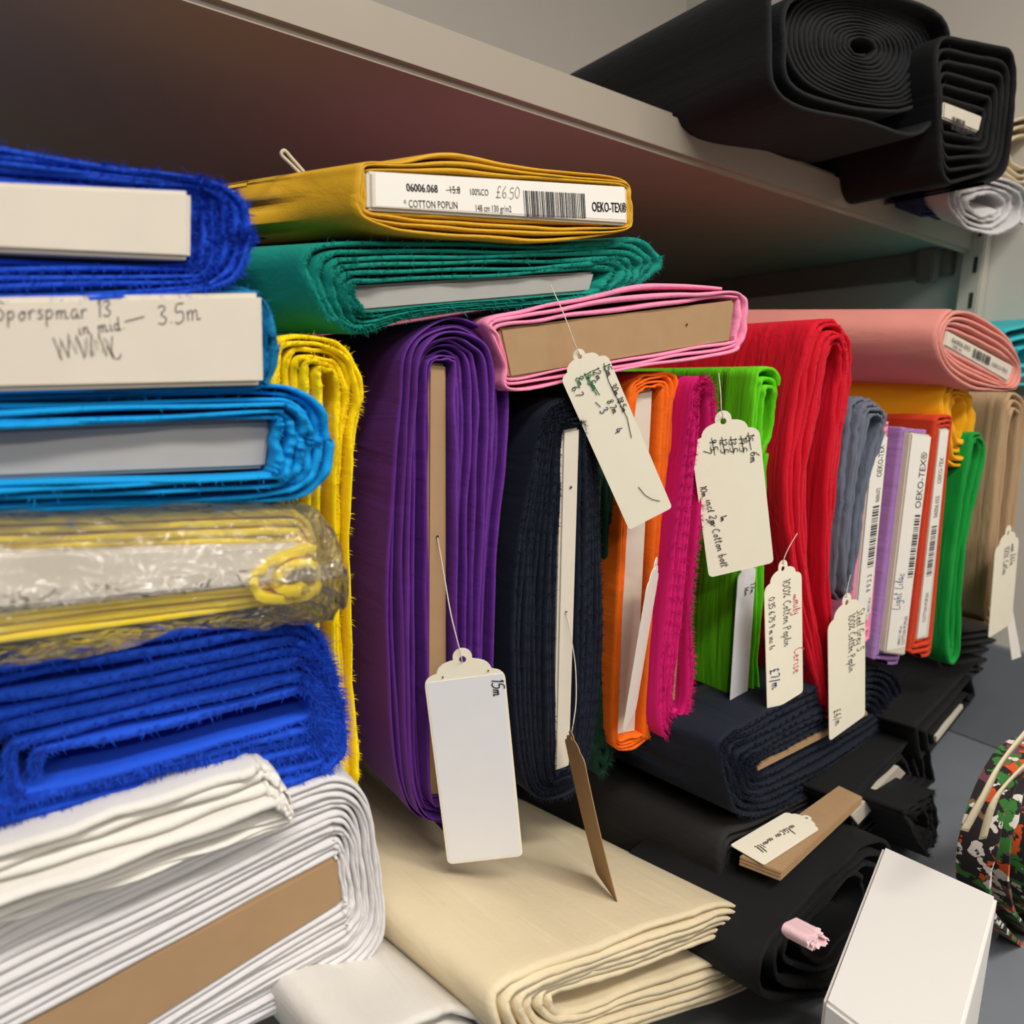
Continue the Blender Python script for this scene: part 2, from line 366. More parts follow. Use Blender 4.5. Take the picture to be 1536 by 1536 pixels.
boxm('baseboard_right', (1.164, -.34, .825), (1.18, .775, .975), BASEM, bev=.002, kind='structure')

# ------------------------------------------------------------------ bolts
C_ = dict(
 royal=cloth('royal_cloth', (22, 78, 205), sheen=.35), tealblue=cloth('petrol_cloth', (8, 112, 160)), cyan=cloth('cyan_cloth', (0, 148, 216)),
 yellow=cloth('yellow_cloth', (245, 214, 0)), purple=cloth('purple_cloth', (96, 38, 136), rough=.6, spec=.35), navy=cloth('navy_cloth', (19, 26, 42), sheen=.15),
 dgreen=cloth('bottle_green_cloth', (14, 54, 36), sheen=.15), orange=cloth('orange_cloth', (240, 108, 12)), magenta=cloth('magenta_cloth', (205, 14, 108), wrinkle=0.6, run=(70, 70, 5)),
 lime=cloth('lime_cloth', (98, 208, 14), wrinkle=0.9, run=(70, 70, 5)), red=cloth('red_cloth', (208, 2, 36), wrinkle=0.9, run=(70, 70, 5)), slate=cloth('slate_cloth', (104, 110, 126), wrinkle=1, run=(70, 70, 5)), pink=cloth('pink_cloth', (250, 146, 182)),
 lilac=cloth('lilac_cloth', (168, 126, 186)), burnt=cloth('burnt_orange_cloth', (206, 62, 30)), green=cloth('emerald_cloth', (8, 150, 56), wrinkle=0.7, run=(70, 70, 5)), tan=cloth('tan_cloth', (190, 158, 122), wrinkle=0.7, run=(70, 70, 5)),
 sky=cloth('sky_cloth', (120, 176, 228)), aqua=cloth('aqua_cloth', (60, 196, 206)), salmon=cloth('salmon_cloth', (222, 144, 132)), ochre=cloth('ochre_cloth', (240, 172, 16)),
 mustard=cloth('mustard_cloth', (212, 160, 22), rough=.6, spec=.35), teal=cloth('teal_cloth', (0, 132, 116)), cream=cloth('cream_cloth', (222, 206, 172), weave=500),
 white=cloth('white_cloth', (216, 213, 214)), offwhite=cloth('offwhite_cloth', (222, 218, 211)), black=cloth('black_cloth', (20, 20, 22), sheen=.1), denim=cloth('black_denim', (26, 27, 30), weave=500, sheen=.15, fuzz=.3),
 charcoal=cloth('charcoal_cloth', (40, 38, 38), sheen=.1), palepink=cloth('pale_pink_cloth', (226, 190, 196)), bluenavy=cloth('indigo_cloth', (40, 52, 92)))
Y_ = (0, 1, 0)
def bolt(name, label, inner, outer, turns, mat, d=Y_, L=.6, board=None, bmat=None, bout=0.0, bbev=.0015, group='bolts of cloth on the shelf', **kw):
    if len(inner) == 4: inner = rr(inner, .0025)
    if len(outer) == 4: outer = rr(outer, kw.pop('r', .02))
    zmin = min(p[2] for p in outer); c = sum((Vector(p) for p in outer), Vector())/len(outer)
    R_ = root(name, (c.x, c.y+.05, zmin), label, 'fabric bolt', group)
    winding('cloth', inner, outer, turns, d, L, C_[mat], R_, **kw)
    b = slab('board', board, d, L-.02, bmat, R_, bout, bbev) if board else None
    return R_, b
def fr(mat, ln=.004, n=2500, **k): return dict(len=ln, n=n, mat=C_[mat], **k)

# --- left stack
q1 = [(-0.0359,-0.06,1.3572),(0.0589,-0.06,1.3707),(0.0581,-0.06,1.3465),(-0.0374,-0.06,1.3373)]
bolt('fabric_bolt', 'royal blue fuzzy-edged bolt with a thick white board, top of the left stack', q1, [(-0.0446,-0.06,1.3737),(0.0835,-0.06,1.3768),(0.0795,-0.06,1.3382),(-0.0494,-0.06,1.3132)], 6, 'royal', board=q1, bmat=WHITEB, bout=.004, seed=11, start=.8, edge=.002, layer=.002, bevel=-.004, wave=.35, r=.022, fr=fr('royal', .004, 12000, w=.00035))
q2 = [(-0.0386,-0.06,1.3213),(0.0833,-0.06,1.3374),(0.0837,-0.06,1.3021),(-0.0407,-0.06,1.2933)]
r2, b2 = bolt('fabric_bolt', 'petrol blue bolt with a broad cream board covered in pen writing', q2, [(-0.0429,-0.06,1.3231),(0.0896,-0.06,1.3409),(0.0906,-0.06,1.2984),(-0.0454,-0.06,1.2903)], 2.6, 'tealblue', board=q2, bmat=WHITEB, bout=.006, bbev=.0018, seed=12, start=.8, edge=.0015, r=.018, fr=fr('tealblue', .003, 900))
q3 = [(-0.0416,-0.06,1.2811),(0.0894,-0.06,1.2886),(0.0865,-0.06,1.2678),(-0.0428,-0.06,1.265)]
bolt('fabric_bolt', 'bright cyan bolt with wavy layers and a grey board', q3, [(-0.051,-0.06,1.2937),(0.1167,-0.06,1.305),(0.1185,-0.06,1.2536),(-0.0542,-0.06,1.2539)], 6, 'cyan', board=q3, bmat=GREYB, bout=-.004, seed=13, start=.8, edge=.004, layer=.008, bevel=.008, wave=.55, r=.03, fr=fr('cyan', .0045, 1800, w=.0003))
q5 = [(0.0025,-0.06,1.1619),(0.1031,-0.06,1.1677),(0.1055,-0.06,1.1564),(0.002,-0.06,1.1515)]
bolt('fabric_bolt', 'thick royal blue shaggy-edged coil of cloth under the plastic bag', q5, [(-0.0585,-0.06,1.1991),(0.1122,-0.06,1.2065),(0.1309,-0.06,1.1189),(-0.0639,-0.06,1.1312)], 7, 'royal', seed=15, start=.8, edge=.003, layer=.004, bevel=.010, wave=.5, r=.03, fr=fr('royal', .006, 16000, spread=.7, w=.0004))
q6 = [(-0.0564,-0.075,1.1171),(0.0868,-0.075,1.1239),(0.0891,-0.075,1.1195),(-0.0568,-0.075,1.1121)]
bolt('fabric_bolt', 'loosely folded white cotton piece slumped over the lowest white bolt', q6, [(-0.0612,-0.075,1.134),(0.0825,-0.075,1.1451),(0.0978,-0.075,1.1129),(-0.0637,-0.075,1.1018)], 4, 'offwhite', seed=16, start=.8, edge=.006, layer=.006, bevel=.006, wave=.5, r=.012, rip=.0006)
q7 = [(-0.0314,-0.06,1.0533),(0.1164,-0.06,1.0828),(0.1199,-0.06,1.0577),(-0.0336,-0.06,1.0168)]
bolt('fabric_bolt', 'white cotton bolt with many fine layers and a brown board, bottom of the left stack', q7, [(-0.0415,-0.06,1.0967),(0.1335,-0.06,1.1278),(0.1482,-0.06,1.0091),(-0.0477,-0.06,1.0047)], 12, 'white', board=q7, bmat=KRAFT, bout=.001, seed=17, start=.8, edge=.0015, layer=.002, bevel=.004, wave=.45, r=.035)
# --- bagged yellow bolt
q4 = [(-0.0451,-0.055,1.2425),(0.1008,-0.055,1.2355),(0.1001,-0.055,1.2195),(-0.0467,-0.055,1.2207)]
r4, b4 = bolt('fabric_bolt', 'yellow bolt wrapped in crinkled clear plastic', q4, [(-0.055,-0.055,1.254),(0.1073,-0.055,1.2499),(0.1122,-0.055,1.2077),(-0.0588,-0.055,1.2066)], 4, 'yellow', board=q4, bmat=WHITEB, bout=.006, seed=14, start=.8, edge=.003, layer=.0015, wave=.3, fill=.95, r=.014)
def film(name):
    m, nt, b = mat_base(name); L = nt.links; nt.nodes.remove(b); o = nt.nodes['Material Output']
    tr = nd(nt, 'ShaderNodeBsdfTransparent'); gl = nd(nt, 'ShaderNodeBsdfGlossy', Roughness=.1); df = nd(nt, 'ShaderNodeBsdfDiffuse')
    tr.inputs[0].default_value = (.99, .99, .985, 1); df.inputs[0].default_value = (.85, .83, .8, 1)
    tc = nd(nt, 'ShaderNodeTexCoord'); n = nd(nt, 'ShaderNodeTexNoise', Scale=85.0, Detail=2.0, Distortion=1.2); L.new(tc.outputs['Object'], n.inputs['Vector'])
    bu = nd(nt, 'ShaderNodeBump', Strength=.9, Distance=.006); L.new(n.outputs[0], bu.inputs['Height'])
    fz = nd(nt, 'ShaderNodeFresnel', IOR=1.5); L.new(bu.outputs[0], fz.inputs['Normal']); L.new(bu.outputs[0], gl.inputs['Normal'])
    m1 = nd(nt, 'ShaderNodeMixShader', Fac=.08); L.new(tr.outputs[0], m1.inputs[1]); L.new(df.outputs[0], m1.inputs[2])
    m2 = nd(nt, 'ShaderNodeMixShader'); ad = nd(nt, 'ShaderNodeMath', operation='MULTIPLY_ADD'); ad.inputs[1].default_value = .9; ad.inputs[2].default_value = .0
    L.new(fz.outputs[0], ad.inputs[0]); L.new(ad.outputs[0], m2.inputs[0]); L.new(m1.outputs[0], m2.inputs[1]); L.new(gl.outputs[0], m2.inputs[2]); L.new(m2.outputs[0], o.inputs[0])
    return m
FILM = film('clear_film')
def bag():
    o = catmull(rr([(-0.0565,-0.062,1.2564),(0.1072,-0.062,1.2526),(0.1139,-0.062,1.2043),(-0.0605,-0.062,1.2068)], .012), 6); n = len(o); rnd = random.Random(4)
    c = sum(o, Vector())/n; vs_, fs_ = [], []; rows = [(-.028, .0), (-.027, .35), (-.024, .7), (-.016, .93), (-.004, 1.0), (.03, 1.01), (.12, 1.01), (.5, 1.0)]
    W = [Wob(rnd, (9., 17., 31., 53.)) for _ in rows]
    for ri, (y, s) in enumerate(rows):
        for i, p in enumerate(o):
            t = i/n; q = p.lerp(Vector((p.x, p.y, c.z)), 1-s) if s < 1 else p
            q = q.lerp(c, 0 if s >= 1 else (1-s)*.04)
            k = W[ri](t)*.0035+W[(ri+1) % len(W)](t*1.37)*.002
            vs_.append(q+Vector((k*.6, y+k*1.3 if y < .4 else y, k*.7 if s >= 1 or True else 0)))
    for r in range(len(rows)-1):
        for i in range(n): fs_.append((r*n+i, r*n+(i+1) % n, (r+1)*n+(i+1) % n, (r+1)*n+i))
    fs_.append(tuple(range(n-1, -1, -1)))
    return mk('plastic_wrap', vs_, fs_, FILM, r4)
bag()
winding('crumpled_end', [(0.0948,-0.066,1.2237),(0.1011,-0.066,1.2242),(0.1034,-0.066,1.221),(0.0999,-0.066,1.2179),(0.0937,-0.066,1.2175),(0.0914,-0.066,1.2206)], [(0.0843,-0.066,1.2293),(0.1029,-0.066,1.2333),(0.1093,-0.066,1.2233),(0.1046,-0.066,1.2108),(0.0836,-0.066,1.2112),(0.0762,-0.066,1.2195)], 1.7, Y_, .1, C_['yellow'], r4, seed=19, edge=.004, layer=.004, wave=.6)
# --- yellow upright bolt behind the stack
bolt('fabric_bolt', 'upright yellow cotton bolt squeezed between the left stack and the purple bolt',
  [(0.1284,-0.005,1.3094),(0.1308,-0.005,1.3095),(0.1335,-0.005,1.308),(0.1353,-0.005,1.2965),(0.1347,-0.005,1.2695),(0.1341,-0.005,1.2279),(0.1347,-0.005,1.1551),(0.1352,-0.005,1.117),(0.1349,-0.005,1.1015),(0.1322,-0.005,1.1003),(0.1292,-0.005,1.103),(0.1285,-0.005,1.1563),(0.1277,-0.005,1.2627),(0.1277,-0.005,1.2995)],
  [(0.1074,-0.005,1.3255),(0.1263,-0.005,1.3286),(0.1454,-0.005,1.3217),(0.154,-0.005,1.3012),(0.1483,-0.005,1.2798),(0.1469,-0.005,1.2269),(0.1491,-0.005,1.1525),(0.154,-0.005,1.0965),(0.1522,-0.005,1.0776),(0.1361,-0.005,1.0775),(0.1139,-0.005,1.0881),(0.1057,-0.005,1.1604),(0.1049,-0.005,1.2632),(0.1038,-0.005,1.308)], 6, 'yellow', seed=18, edge=.004, layer=.005, bevel=.006, wave=.6, fr=fr('yellow', .004, 3000))
# --- three flat bolts on top
qm = [(0.1503,-0.01,1.408),(0.3207,-0.01,1.4333),(0.3238,-0.01,1.411),(0.1508,-0.01,1.3898)]
rm, bm_ = bolt('fabric_bolt', 'mustard yellow poplin bolt with a printed price label on its white board',
  [(0.151,-0.01,1.4081),(0.1715,-0.01,1.4113),(0.1977,-0.01,1.4153),(0.2321,-0.01,1.4205),(0.2741,-0.01,1.4265),(0.3207,-0.01,1.4333),(0.3219,-0.01,1.4257),(0.3234,-0.01,1.4161),(0.3233,-0.01,1.4109),(0.2857,-0.01,1.4063),(0.2556,-0.01,1.4024),(0.22,-0.01,1.3981),(0.1879,-0.01,1.3943),(0.1645,-0.01,1.3915),(0.1512,-0.01,1.3899),(0.1508,-0.01,1.3945),(0.1503,-0.01,1.4037)],
  [(0.1509,-0.01,1.4133),(0.1713,-0.01,1.4186),(0.1972,-0.01,1.4287),(0.2316,-0.01,1.43),(0.2736,-0.01,1.4334),(0.3175,-0.01,1.4377),(0.3262,-0.01,1.4284),(0.3301,-0.01,1.4172),(0.323,-0.01,1.4073),(0.2864,-0.01,1.3965),(0.2563,-0.01,1.3911),(0.2204,-0.01,1.3874),(0.1882,-0.01,1.3844),(0.1646,-0.01,1.3836),(0.1495,-0.01,1.3858),(0.1445,-0.01,1.3933),(0.1465,-0.01,1.406)],
  3.4, 'mustard', d=(-0.4928,0.8698,-0.0252), L=.30, board=qm, bmat=WHITEB, bout=.001, seed=21, edge=.001, layer=.002, wave=.3, m=8)
qt = [(0.1469,0,1.3541),(0.3139,0,1.3832),(0.3099,0,1.3701),(0.1539,0,1.342)]
bolt('fabric_bolt', 'teal green bolt with frayed edges lying under the mustard bolt',
  [(0.1476,0,1.3545),(0.1585,0,1.3565),(0.2059,0,1.3644),(0.2604,0,1.3735),(0.2907,0,1.379),(0.3095,0,1.3822),(0.314,0,1.382),(0.3126,0,1.3777),(0.3107,0,1.3734),(0.3065,0,1.3701),(0.2863,0,1.3657),(0.2419,0,1.3581),(0.1865,0,1.3484),(0.1546,0,1.3421),(0.1513,0,1.3461),(0.1487,0,1.3507)],
  [(0.1268,0,1.3697),(0.151,0,1.3768),(0.2053,0,1.3845),(0.2637,0,1.3922),(0.3108,0,1.4005),(0.3481,0,1.4071),(0.3683,0,1.3985),(0.363,0,1.3883),(0.3447,0,1.3784),(0.3265,0,1.3691),(0.2867,0,1.3602),(0.2422,0,1.3524),(0.1867,0,1.3428),(0.1544,0,1.3299),(0.1371,0,1.3357),(0.1278,0,1.3515)],
  6, 'teal', d=(-0.4558,0.8899,0.0185), L=.34, board=qt, bmat=GREYB, bout=-.004, seed=22, edge=.003, layer=.003, wave=.5, bevel=.003, fr=fr('teal', .0045, 3500))
qp = [(0.2349,-0.004,1.3409),(0.4402,-0.004,1.3791),(0.4383,-0.004,1.349),(0.2438,-0.004,1.3126)]
rp, bp = bolt('fabric_bolt', 'pink cotton bolt with a bare brown board resting on the upright bolts',
  [(0.2354,-0.004,1.341),(0.259,-0.004,1.3454),(0.2899,-0.004,1.3514),(0.3484,-0.004,1.3622),(0.396,-0.004,1.3711),(0.438,-0.004,1.3789),(0.4405,-0.004,1.3768),(0.4406,-0.004,1.365),(0.44,-0.004,1.353),(0.4375,-0.004,1.349),(0.386,-0.004,1.3399),(0.3362,-0.004,1.3303),(0.292,-0.004,1.3216),(0.2443,-0.004,1.313),(0.241,-0.004,1.3213),(0.2366,-0.004,1.3343)],
  [(0.2248,-0.004,1.3445),(0.2537,-0.004,1.3533),(0.2891,-0.004,1.3629),(0.347,-0.004,1.377),(0.3946,-0.004,1.3831),(0.4369,-0.004,1.3867),(0.4545,-0.004,1.3807),(0.4554,-0.004,1.364),(0.4528,-0.004,1.3492),(0.4396,-0.004,1.339),(0.3872,-0.004,1.33),(0.337,-0.004,1.3217),(0.2925,-0.004,1.3143),(0.2437,-0.004,1.3052),(0.2397,-0.004,1.3193),(0.231,-0.004,1.3357)],
  2.8, 'pink', board=qp, bmat=KRAFT, bout=.0, seed=23, edge=.002, layer=.003, wave=.6, L=.62)
holes(bp, [(0.3903,-0.0045,1.357)])
# --- the row of upright bolts
qpu = [(0.1926,0,1.3191),(0.2044,0,1.3187),(0.2129,0,1.0535),(0.1983,0,1.0579)]
ru, bu_ = bolt('fabric_bolt', 'upright deep purple bolt with deep pleated folds round a brown board',
  [(0.1993,0,1.3195),(0.2031,0,1.319),(0.2045,0,1.3165),(0.2052,0,1.295),(0.2062,0,1.2647),(0.2073,0,1.2297),(0.2088,0,1.1813),(0.2109,0,1.1182),(0.2122,0,1.0609),(0.2105,0,1.0543),(0.2044,0,1.0557),(0.1996,0,1.0584),(0.1977,0,1.0782),(0.196,0,1.1422),(0.1944,0,1.2031),(0.1919,0,1.2649),(0.1911,0,1.2983),(0.1927,0,1.3155),(0.1955,0,1.3185)],
  [(0.2117,0,1.3457),(0.2312,0,1.3397),(0.2425,0,1.3273),(0.2477,0,1.3002),(0.2478,0,1.2682),(0.2448,0,1.2274),(0.2422,0,1.1771),(0.2427,0,1.1114),(0.2424,0,1.0475),(0.222,0,1.0293),(0.2035,0,1.0358),(0.1885,0,1.0495),(0.1781,0,1.0835),(0.1727,0,1.1464),(0.1709,0,1.2054),(0.1738,0,1.2651),(0.1768,0,1.2978),(0.1787,0,1.3228),(0.19,0,1.3382)],
  10, 'purple', board=qpu, bmat=KRAFT, bout=-.002, seed=31, edge=.001, layer=.008, bevel=.004, wave=.6, fill=.5)
holes(bu_, [(0.2009,0.0015,1.22)])
qn = [(0.2783,-0.015,1.2831),(0.2924,-0.015,1.2853),(0.2999,-0.015,1.0565),(0.2867,-0.015,1.0562)]
rn, bn = bolt('fabric_bolt', 'upright navy bolt with a fuzzy dark edge and a narrow white board',
  [(0.285,-0.015,1.2844),(0.2913,-0.015,1.2853),(0.2927,-0.015,1.2816),(0.2931,-0.015,1.2608),(0.2957,-0.015,1.2181),(0.2979,-0.015,1.1649),(0.2989,-0.015,1.1191),(0.2999,-0.015,1.0718),(0.2993,-0.015,1.0566),(0.293,-0.015,1.0559),(0.2873,-0.015,1.0561),(0.2849,-0.015,1.085),(0.2812,-0.015,1.1495),(0.2786,-0.015,1.2065),(0.2783,-0.015,1.2424),(0.2781,-0.015,1.2774),(0.2798,-0.015,1.2839)],
  [(0.2874,-0.015,1.3028),(0.3,-0.015,1.2999),(0.3078,-0.015,1.2859),(0.3133,-0.015,1.2604),(0.3206,-0.015,1.2208),(0.3266,-0.015,1.1703),(0.329,-0.015,1.1133),(0.3247,-0.015,1.0606),(0.3146,-0.015,1.0336),(0.2855,-0.015,1.0312),(0.268,-0.015,1.0465),(0.2565,-0.015,1.0919),(0.2511,-0.015,1.1544),(0.2522,-0.015,1.2089),(0.2585,-0.015,1.2473),(0.2654,-0.015,1.2834),(0.2746,-0.015,1.2983)],
  9, 'navy', board=qn, bmat=WHITEB, bout=-.002, seed=32, edge=.0015, layer=.002, bevel=.008, wave=.4, fr=fr('navy', .004, 14000))
holes(bn, [(0.2867,-0.0135,1.2478), (0.2884,-0.0135,1.1667)])
bolt('fabric_bolt', 'upright bottle green bolt half hidden between the navy and orange bolts',
  [(0.3352,0.012,1.2666),(0.337,0.012,1.2666),(0.3413,0.012,1.2291),(0.3483,0.012,1.1606),(0.3518,0.012,1.1095),(0.3533,0.012,1.0676),(0.3506,0.012,1.0682),(0.3405,0.012,1.1616),(0.3351,0.012,1.2294)],
  [(0.3192,0.012,1.3173),(0.3365,0.012,1.303),(0.3465,0.012,1.2572),(0.3602,0.012,1.1591),(0.3668,0.012,1.0751),(0.362,0.012,1.0198),(0.3507,0.012,1.017),(0.3434,0.012,1.0594),(0.3268,0.012,1.2575)], 4, 'dgreen', seed=33, edge=.003, layer=.003, bevel=.002, fr=fr('dgreen', .006, 3500))
qo = [(0.3495,0,1.3073),(0.3733,0,1.3128),(0.38,0,1.054),(0.3552,0,1.0564)]
bolt('fabric_bolt', 'upright orange bolt with a broad white board and neat edge',
  [(0.3574,0,1.3103),(0.3668,0,1.3121),(0.3727,0,1.3123),(0.3741,0,1.3046),(0.3753,0,1.2673),(0.3761,0,1.2194),(0.3788,0,1.1446),(0.38,0,1.061),(0.3793,0,1.0542),(0.3682,0,1.0548),(0.3566,0,1.0561),(0.3541,0,1.0774),(0.3511,0,1.1633),(0.3505,0,1.2351),(0.3496,0,1.2993)],
  [(0.3534,0,1.3191),(0.369,0,1.3231),(0.384,0,1.3244),(0.3917,0,1.3164),(0.3907,0,1.2815),(0.3901,0,1.2235),(0.3908,0,1.1429),(0.3921,0,1.0608),(0.3877,0,1.0473),(0.3686,0,1.0424),(0.353,0,1.0512),(0.349,0,1.0837),(0.346,0,1.164),(0.3454,0,1.2353),(0.3449,0,1.3036)],
  4, 'orange', board=qo, bmat=WHITEB, bout=-.006, seed=34, edge=.0012, layer=.001, wave=.4, fr=fr('orange', .002, 1200))
qg = [(0.3944,-0.02,1.3057),(0.4032,-0.02,1.307),(0.4063,-0.02,1.079),(0.3923,-0.02,1.0758)]
bolt('fabric_bolt', 'upright magenta bolt with a ragged furry edge, right of the orange bolt',
  [(0.3987,-0.02,1.3095),(0.4032,-0.02,1.307),(0.4054,-0.02,1.2782),(0.4028,-0.02,1.2307),(0.4016,-0.02,1.1869),(0.4013,-0.02,1.147),(0.4047,-0.02,1.1055),(0.4048,-0.02,1.0793),(0.3938,-0.02,1.0749),(0.3916,-0.02,1.0822),(0.3924,-0.02,1.1129),(0.3938,-0.02,1.163),(0.3941,-0.02,1.2216),(0.3961,-0.02,1.2688),(0.3946,-0.02,1.3035)],
  [(0.3984,-0.02,1.3232),(0.4121,-0.02,1.3147),(0.4184,-0.02,1.283),(0.4143,-0.02,1.2301),(0.4067,-0.02,1.1864),(0.4057,-0.02,1.1464),(0.416,-0.02,1.1033),(0.4114,-0.02,1.0608),(0.3982,-0.02,1.0485),(0.3841,-0.02,1.0605),(0.3797,-0.02,1.1152),(0.3826,-0.02,1.1645),(0.3844,-0.02,1.2222),(0.3885,-0.02,1.2689),(0.3896,-0.02,1.311)],
  4, 'magenta', board=qg, bmat=KRAFT, bout=-.012, seed=35, edge=.002, layer=.003, bevel=.004, fr=fr('magenta', .005, 4500))
bolt('fabric_bolt', 'upright lime green bolt with a folded-over top corner',
  [(0.4909,0,1.3138),(0.4993,0,1.3141),(0.5027,0,1.3037),(0.5017,0,1.2825),(0.4921,0,1.2611),(0.4934,0,1.2233),(0.5007,0,1.1444),(0.5031,0,1.0917),(0.5057,0,1.0615),(0.4983,0,1.0511),(0.4928,0,1.0523),(0.4893,0,1.0649),(0.4855,0,1.1179),(0.486,0,1.1742),(0.4866,0,1.229),(0.4889,0,1.2824),(0.4891,0,1.3085)],
  [(0.4826,0,1.335),(0.5051,0,1.3322),(0.5131,0,1.3094),(0.5113,0,1.2826),(0.5024,0,1.261),(0.5039,0,1.2228),(0.5116,0,1.143),(0.5132,0,1.0899),(0.5197,0,1.0586),(0.5051,0,1.0345),(0.4888,0,1.0311),(0.4796,0,1.061),(0.4734,0,1.1198),(0.4741,0,1.1754),(0.4765,0,1.2295),(0.4789,0,1.2823),(0.4781,0,1.321)],
  3, 'lime', seed=36, edge=.002, layer=.004, wave=.5)
bolt('fabric_bolt', 'tall upright scarlet red bolt with loose flowing folds',
  [(0.5448,-0.02,1.3531),(0.5533,-0.02,1.3485),(0.5583,-0.02,1.3329),(0.555,-0.02,1.3005),(0.5539,-0.02,1.2456),(0.5629,-0.02,1.171),(0.5806,-0.02,1.103),(0.5925,-0.02,1.051),(0.5892,-0.02,1.0517),(0.5723,-0.02,1.1043),(0.5442,-0.02,1.1728),(0.5293,-0.02,1.2463),(0.5344,-0.02,1.3),(0.5376,-0.02,1.3422)],
  [(0.5367,-0.02,1.3761),(0.5588,-0.02,1.3689),(0.574,-0.02,1.3467),(0.5781,-0.02,1.3121),(0.5755,-0.02,1.2506),(0.5801,-0.02,1.1752),(0.5934,-0.02,1.1009),(0.6056,-0.02,1.0264),(0.5943,-0.02,1.0302),(0.5644,-0.02,1.0813),(0.5215,-0.02,1.1751),(0.5007,-0.02,1.2471),(0.5049,-0.02,1.3095),(0.5143,-0.02,1.3609)],
  5, 'red', seed=37, edge=.003, layer=.006, wave=.6, bevel=.004, fr=fr('red', .003, 2200))
bolt('fabric_bolt', 'upright slate grey bolt with crumpled pleats, right of the red bolt',
  [(0.6365,-0.01,1.2991),(0.6439,-0.01,1.2963),(0.6443,-0.01,1.2843),(0.6352,-0.01,1.2542),(0.6297,-0.01,1.218),(0.6276,-0.01,1.1749),(0.6251,-0.01,1.1438),(0.6184,-0.01,1.1446),(0.6174,-0.01,1.182),(0.6195,-0.01,1.2245),(0.6229,-0.01,1.2604),(0.629,-0.01,1.293)],
  [(0.6284,-0.01,1.3159),(0.6508,-0.01,1.3108),(0.6586,-0.01,1.2965),(0.6474,-0.01,1.2601),(0.6394,-0.01,1.2298),(0.6353,-0.01,1.1805),(0.6326,-0.01,1.1398),(0.6121,-0.01,1.1328),(0.6044,-0.01,1.183),(0.6032,-0.01,1.2312),(0.6075,-0.01,1.2723),(0.6103,-0.01,1.3101)],
  4, 'slate', seed=38, rip=.0025, edge=.003, layer=.006, wave=.6, bevel=.006)
LD = {}
qk = [(0.6519,0,1.2807),(0.6782,0,1.2827),(0.6841,0,1.0994),(0.6593,0,1.1044)]
rk, bk = bolt('fabric_bolt', 'upright slim pink bolt showing a long barcode label beside the slate bolt', qk, [(0.6469,0,1.2934),(0.6798,0,1.2965),(0.695,0,1.0771),(0.659,0,1.0829)], 2, 'pink', board=qk, bmat=WHITEB, bout=.002, seed=39, r=.006, edge=.0005, layer=.001)
ql = [(0.7052,-0.004,1.2857),(0.7443,-0.004,1.2835),(0.749,-0.004,1.0559),(0.7077,-0.004,1.0658)]
rl, bl_ = bolt('fabric_bolt', 'upright lilac bolt with a wide pale label board', ql, [(0.7044,0,1.2906),(0.7488,0,1.2879),(0.7531,0,1.0429),(0.7014,0,1.0537)], 2, 'lilac', board=ql, bmat=WHITEB, bout=.006, seed=40, r=.006, edge=.0005, layer=.001)
qb = [(0.7798,0,1.2896),(0.8009,0,1.2905),(0.8179,0,1.0611),(0.7899,0,1.0625)]
rb_, bb_ = bolt('fabric_bolt', 'upright burnt orange bolt with a narrow white label board', qb, [(0.7691,0,1.3035),(0.8041,0,1.305),(0.8283,0,1.0386),(0.7742,0,1.0465)], 3, 'burnt', board=qb, bmat=WHITEB, bout=.0, seed=41, r=.01, edge=.0005, layer=.001)
bolt('fabric_bolt', 'upright emerald green bolt hanging slightly open, right of the burnt orange bolt',
  [(0.8695,0,1.2747),(0.8771,0,1.2711),(0.8801,0,1.2563),(0.8736,0,1.2193),(0.8668,0,1.1671),(0.8687,0,1.1056),(0.8774,0,1.0412),(0.8707,0,1.0424),(0.8589,0,1.1067),(0.8571,0,1.1679),(0.8607,0,1.2199),(0.8633,0,1.2638)],
  [(0.8626,0,1.287),(0.8829,0,1.2784),(0.892,0,1.2599),(0.8889,0,1.2225),(0.8787,0,1.17),(0.882,0,1.1039),(0.896,0,1.0219),(0.8576,0,1.0327),(0.846,0,1.1083),(0.8443,0,1.1688),(0.848,0,1.2203),(0.8511,0,1.2783)], 3, 'green', seed=42, edge=.002, layer=.003, wave=.5)
bolt('fabric_bolt', 'upright tan bolt with soft vertical creases near the wall',
  [(1.0063,0.02,1.3098),(1.0157,0.02,1.2938),(1.027,0.02,1.1939),(1.0327,0.02,1.1072),(1.0275,0.02,1.0637),(1.0195,0.02,1.0648),(1.0127,0.02,1.1092),(1.0036,0.02,1.195),(0.9931,0.02,1.2935),(0.9951,0.02,1.3096)],
  [(1.005,0.02,1.3354),(1.0371,0.02,1.3106),(1.0541,0.02,1.2011),(1.0615,0.02,1.1042),(1.0591,0.02,1.0396),(1.0015,0.02,1.0496),(0.9895,0.02,1.1117),(0.9819,0.02,1.2043),(0.9783,0.02,1.2933),(0.9802,0.02,1.3313)], 3, 'tan', seed=43, edge=.002, layer=.004, wave=.5, L=.5)
bolt('fabric_bolt', 'light blue upright bolt at the right edge beside the wall',
  [(1.2241,0.06,1.2369),(1.2437,0.06,1.2169),(1.2497,0.06,1.1368),(1.2638,0.06,1.0324),(1.2511,0.06,1.034),(1.225,0.06,1.1385),(1.2123,0.06,1.2178)],
  [(1.2189,0.06,1.2754),(1.2812,0.06,1.2158),(1.2827,0.06,1.1344),(1.2924,0.06,1.002),(1.2072,0.06,1.0243),(1.194,0.06,1.1407),(1.1889,0.06,1.2375)], 3, 'sky', seed=44, L=.5)
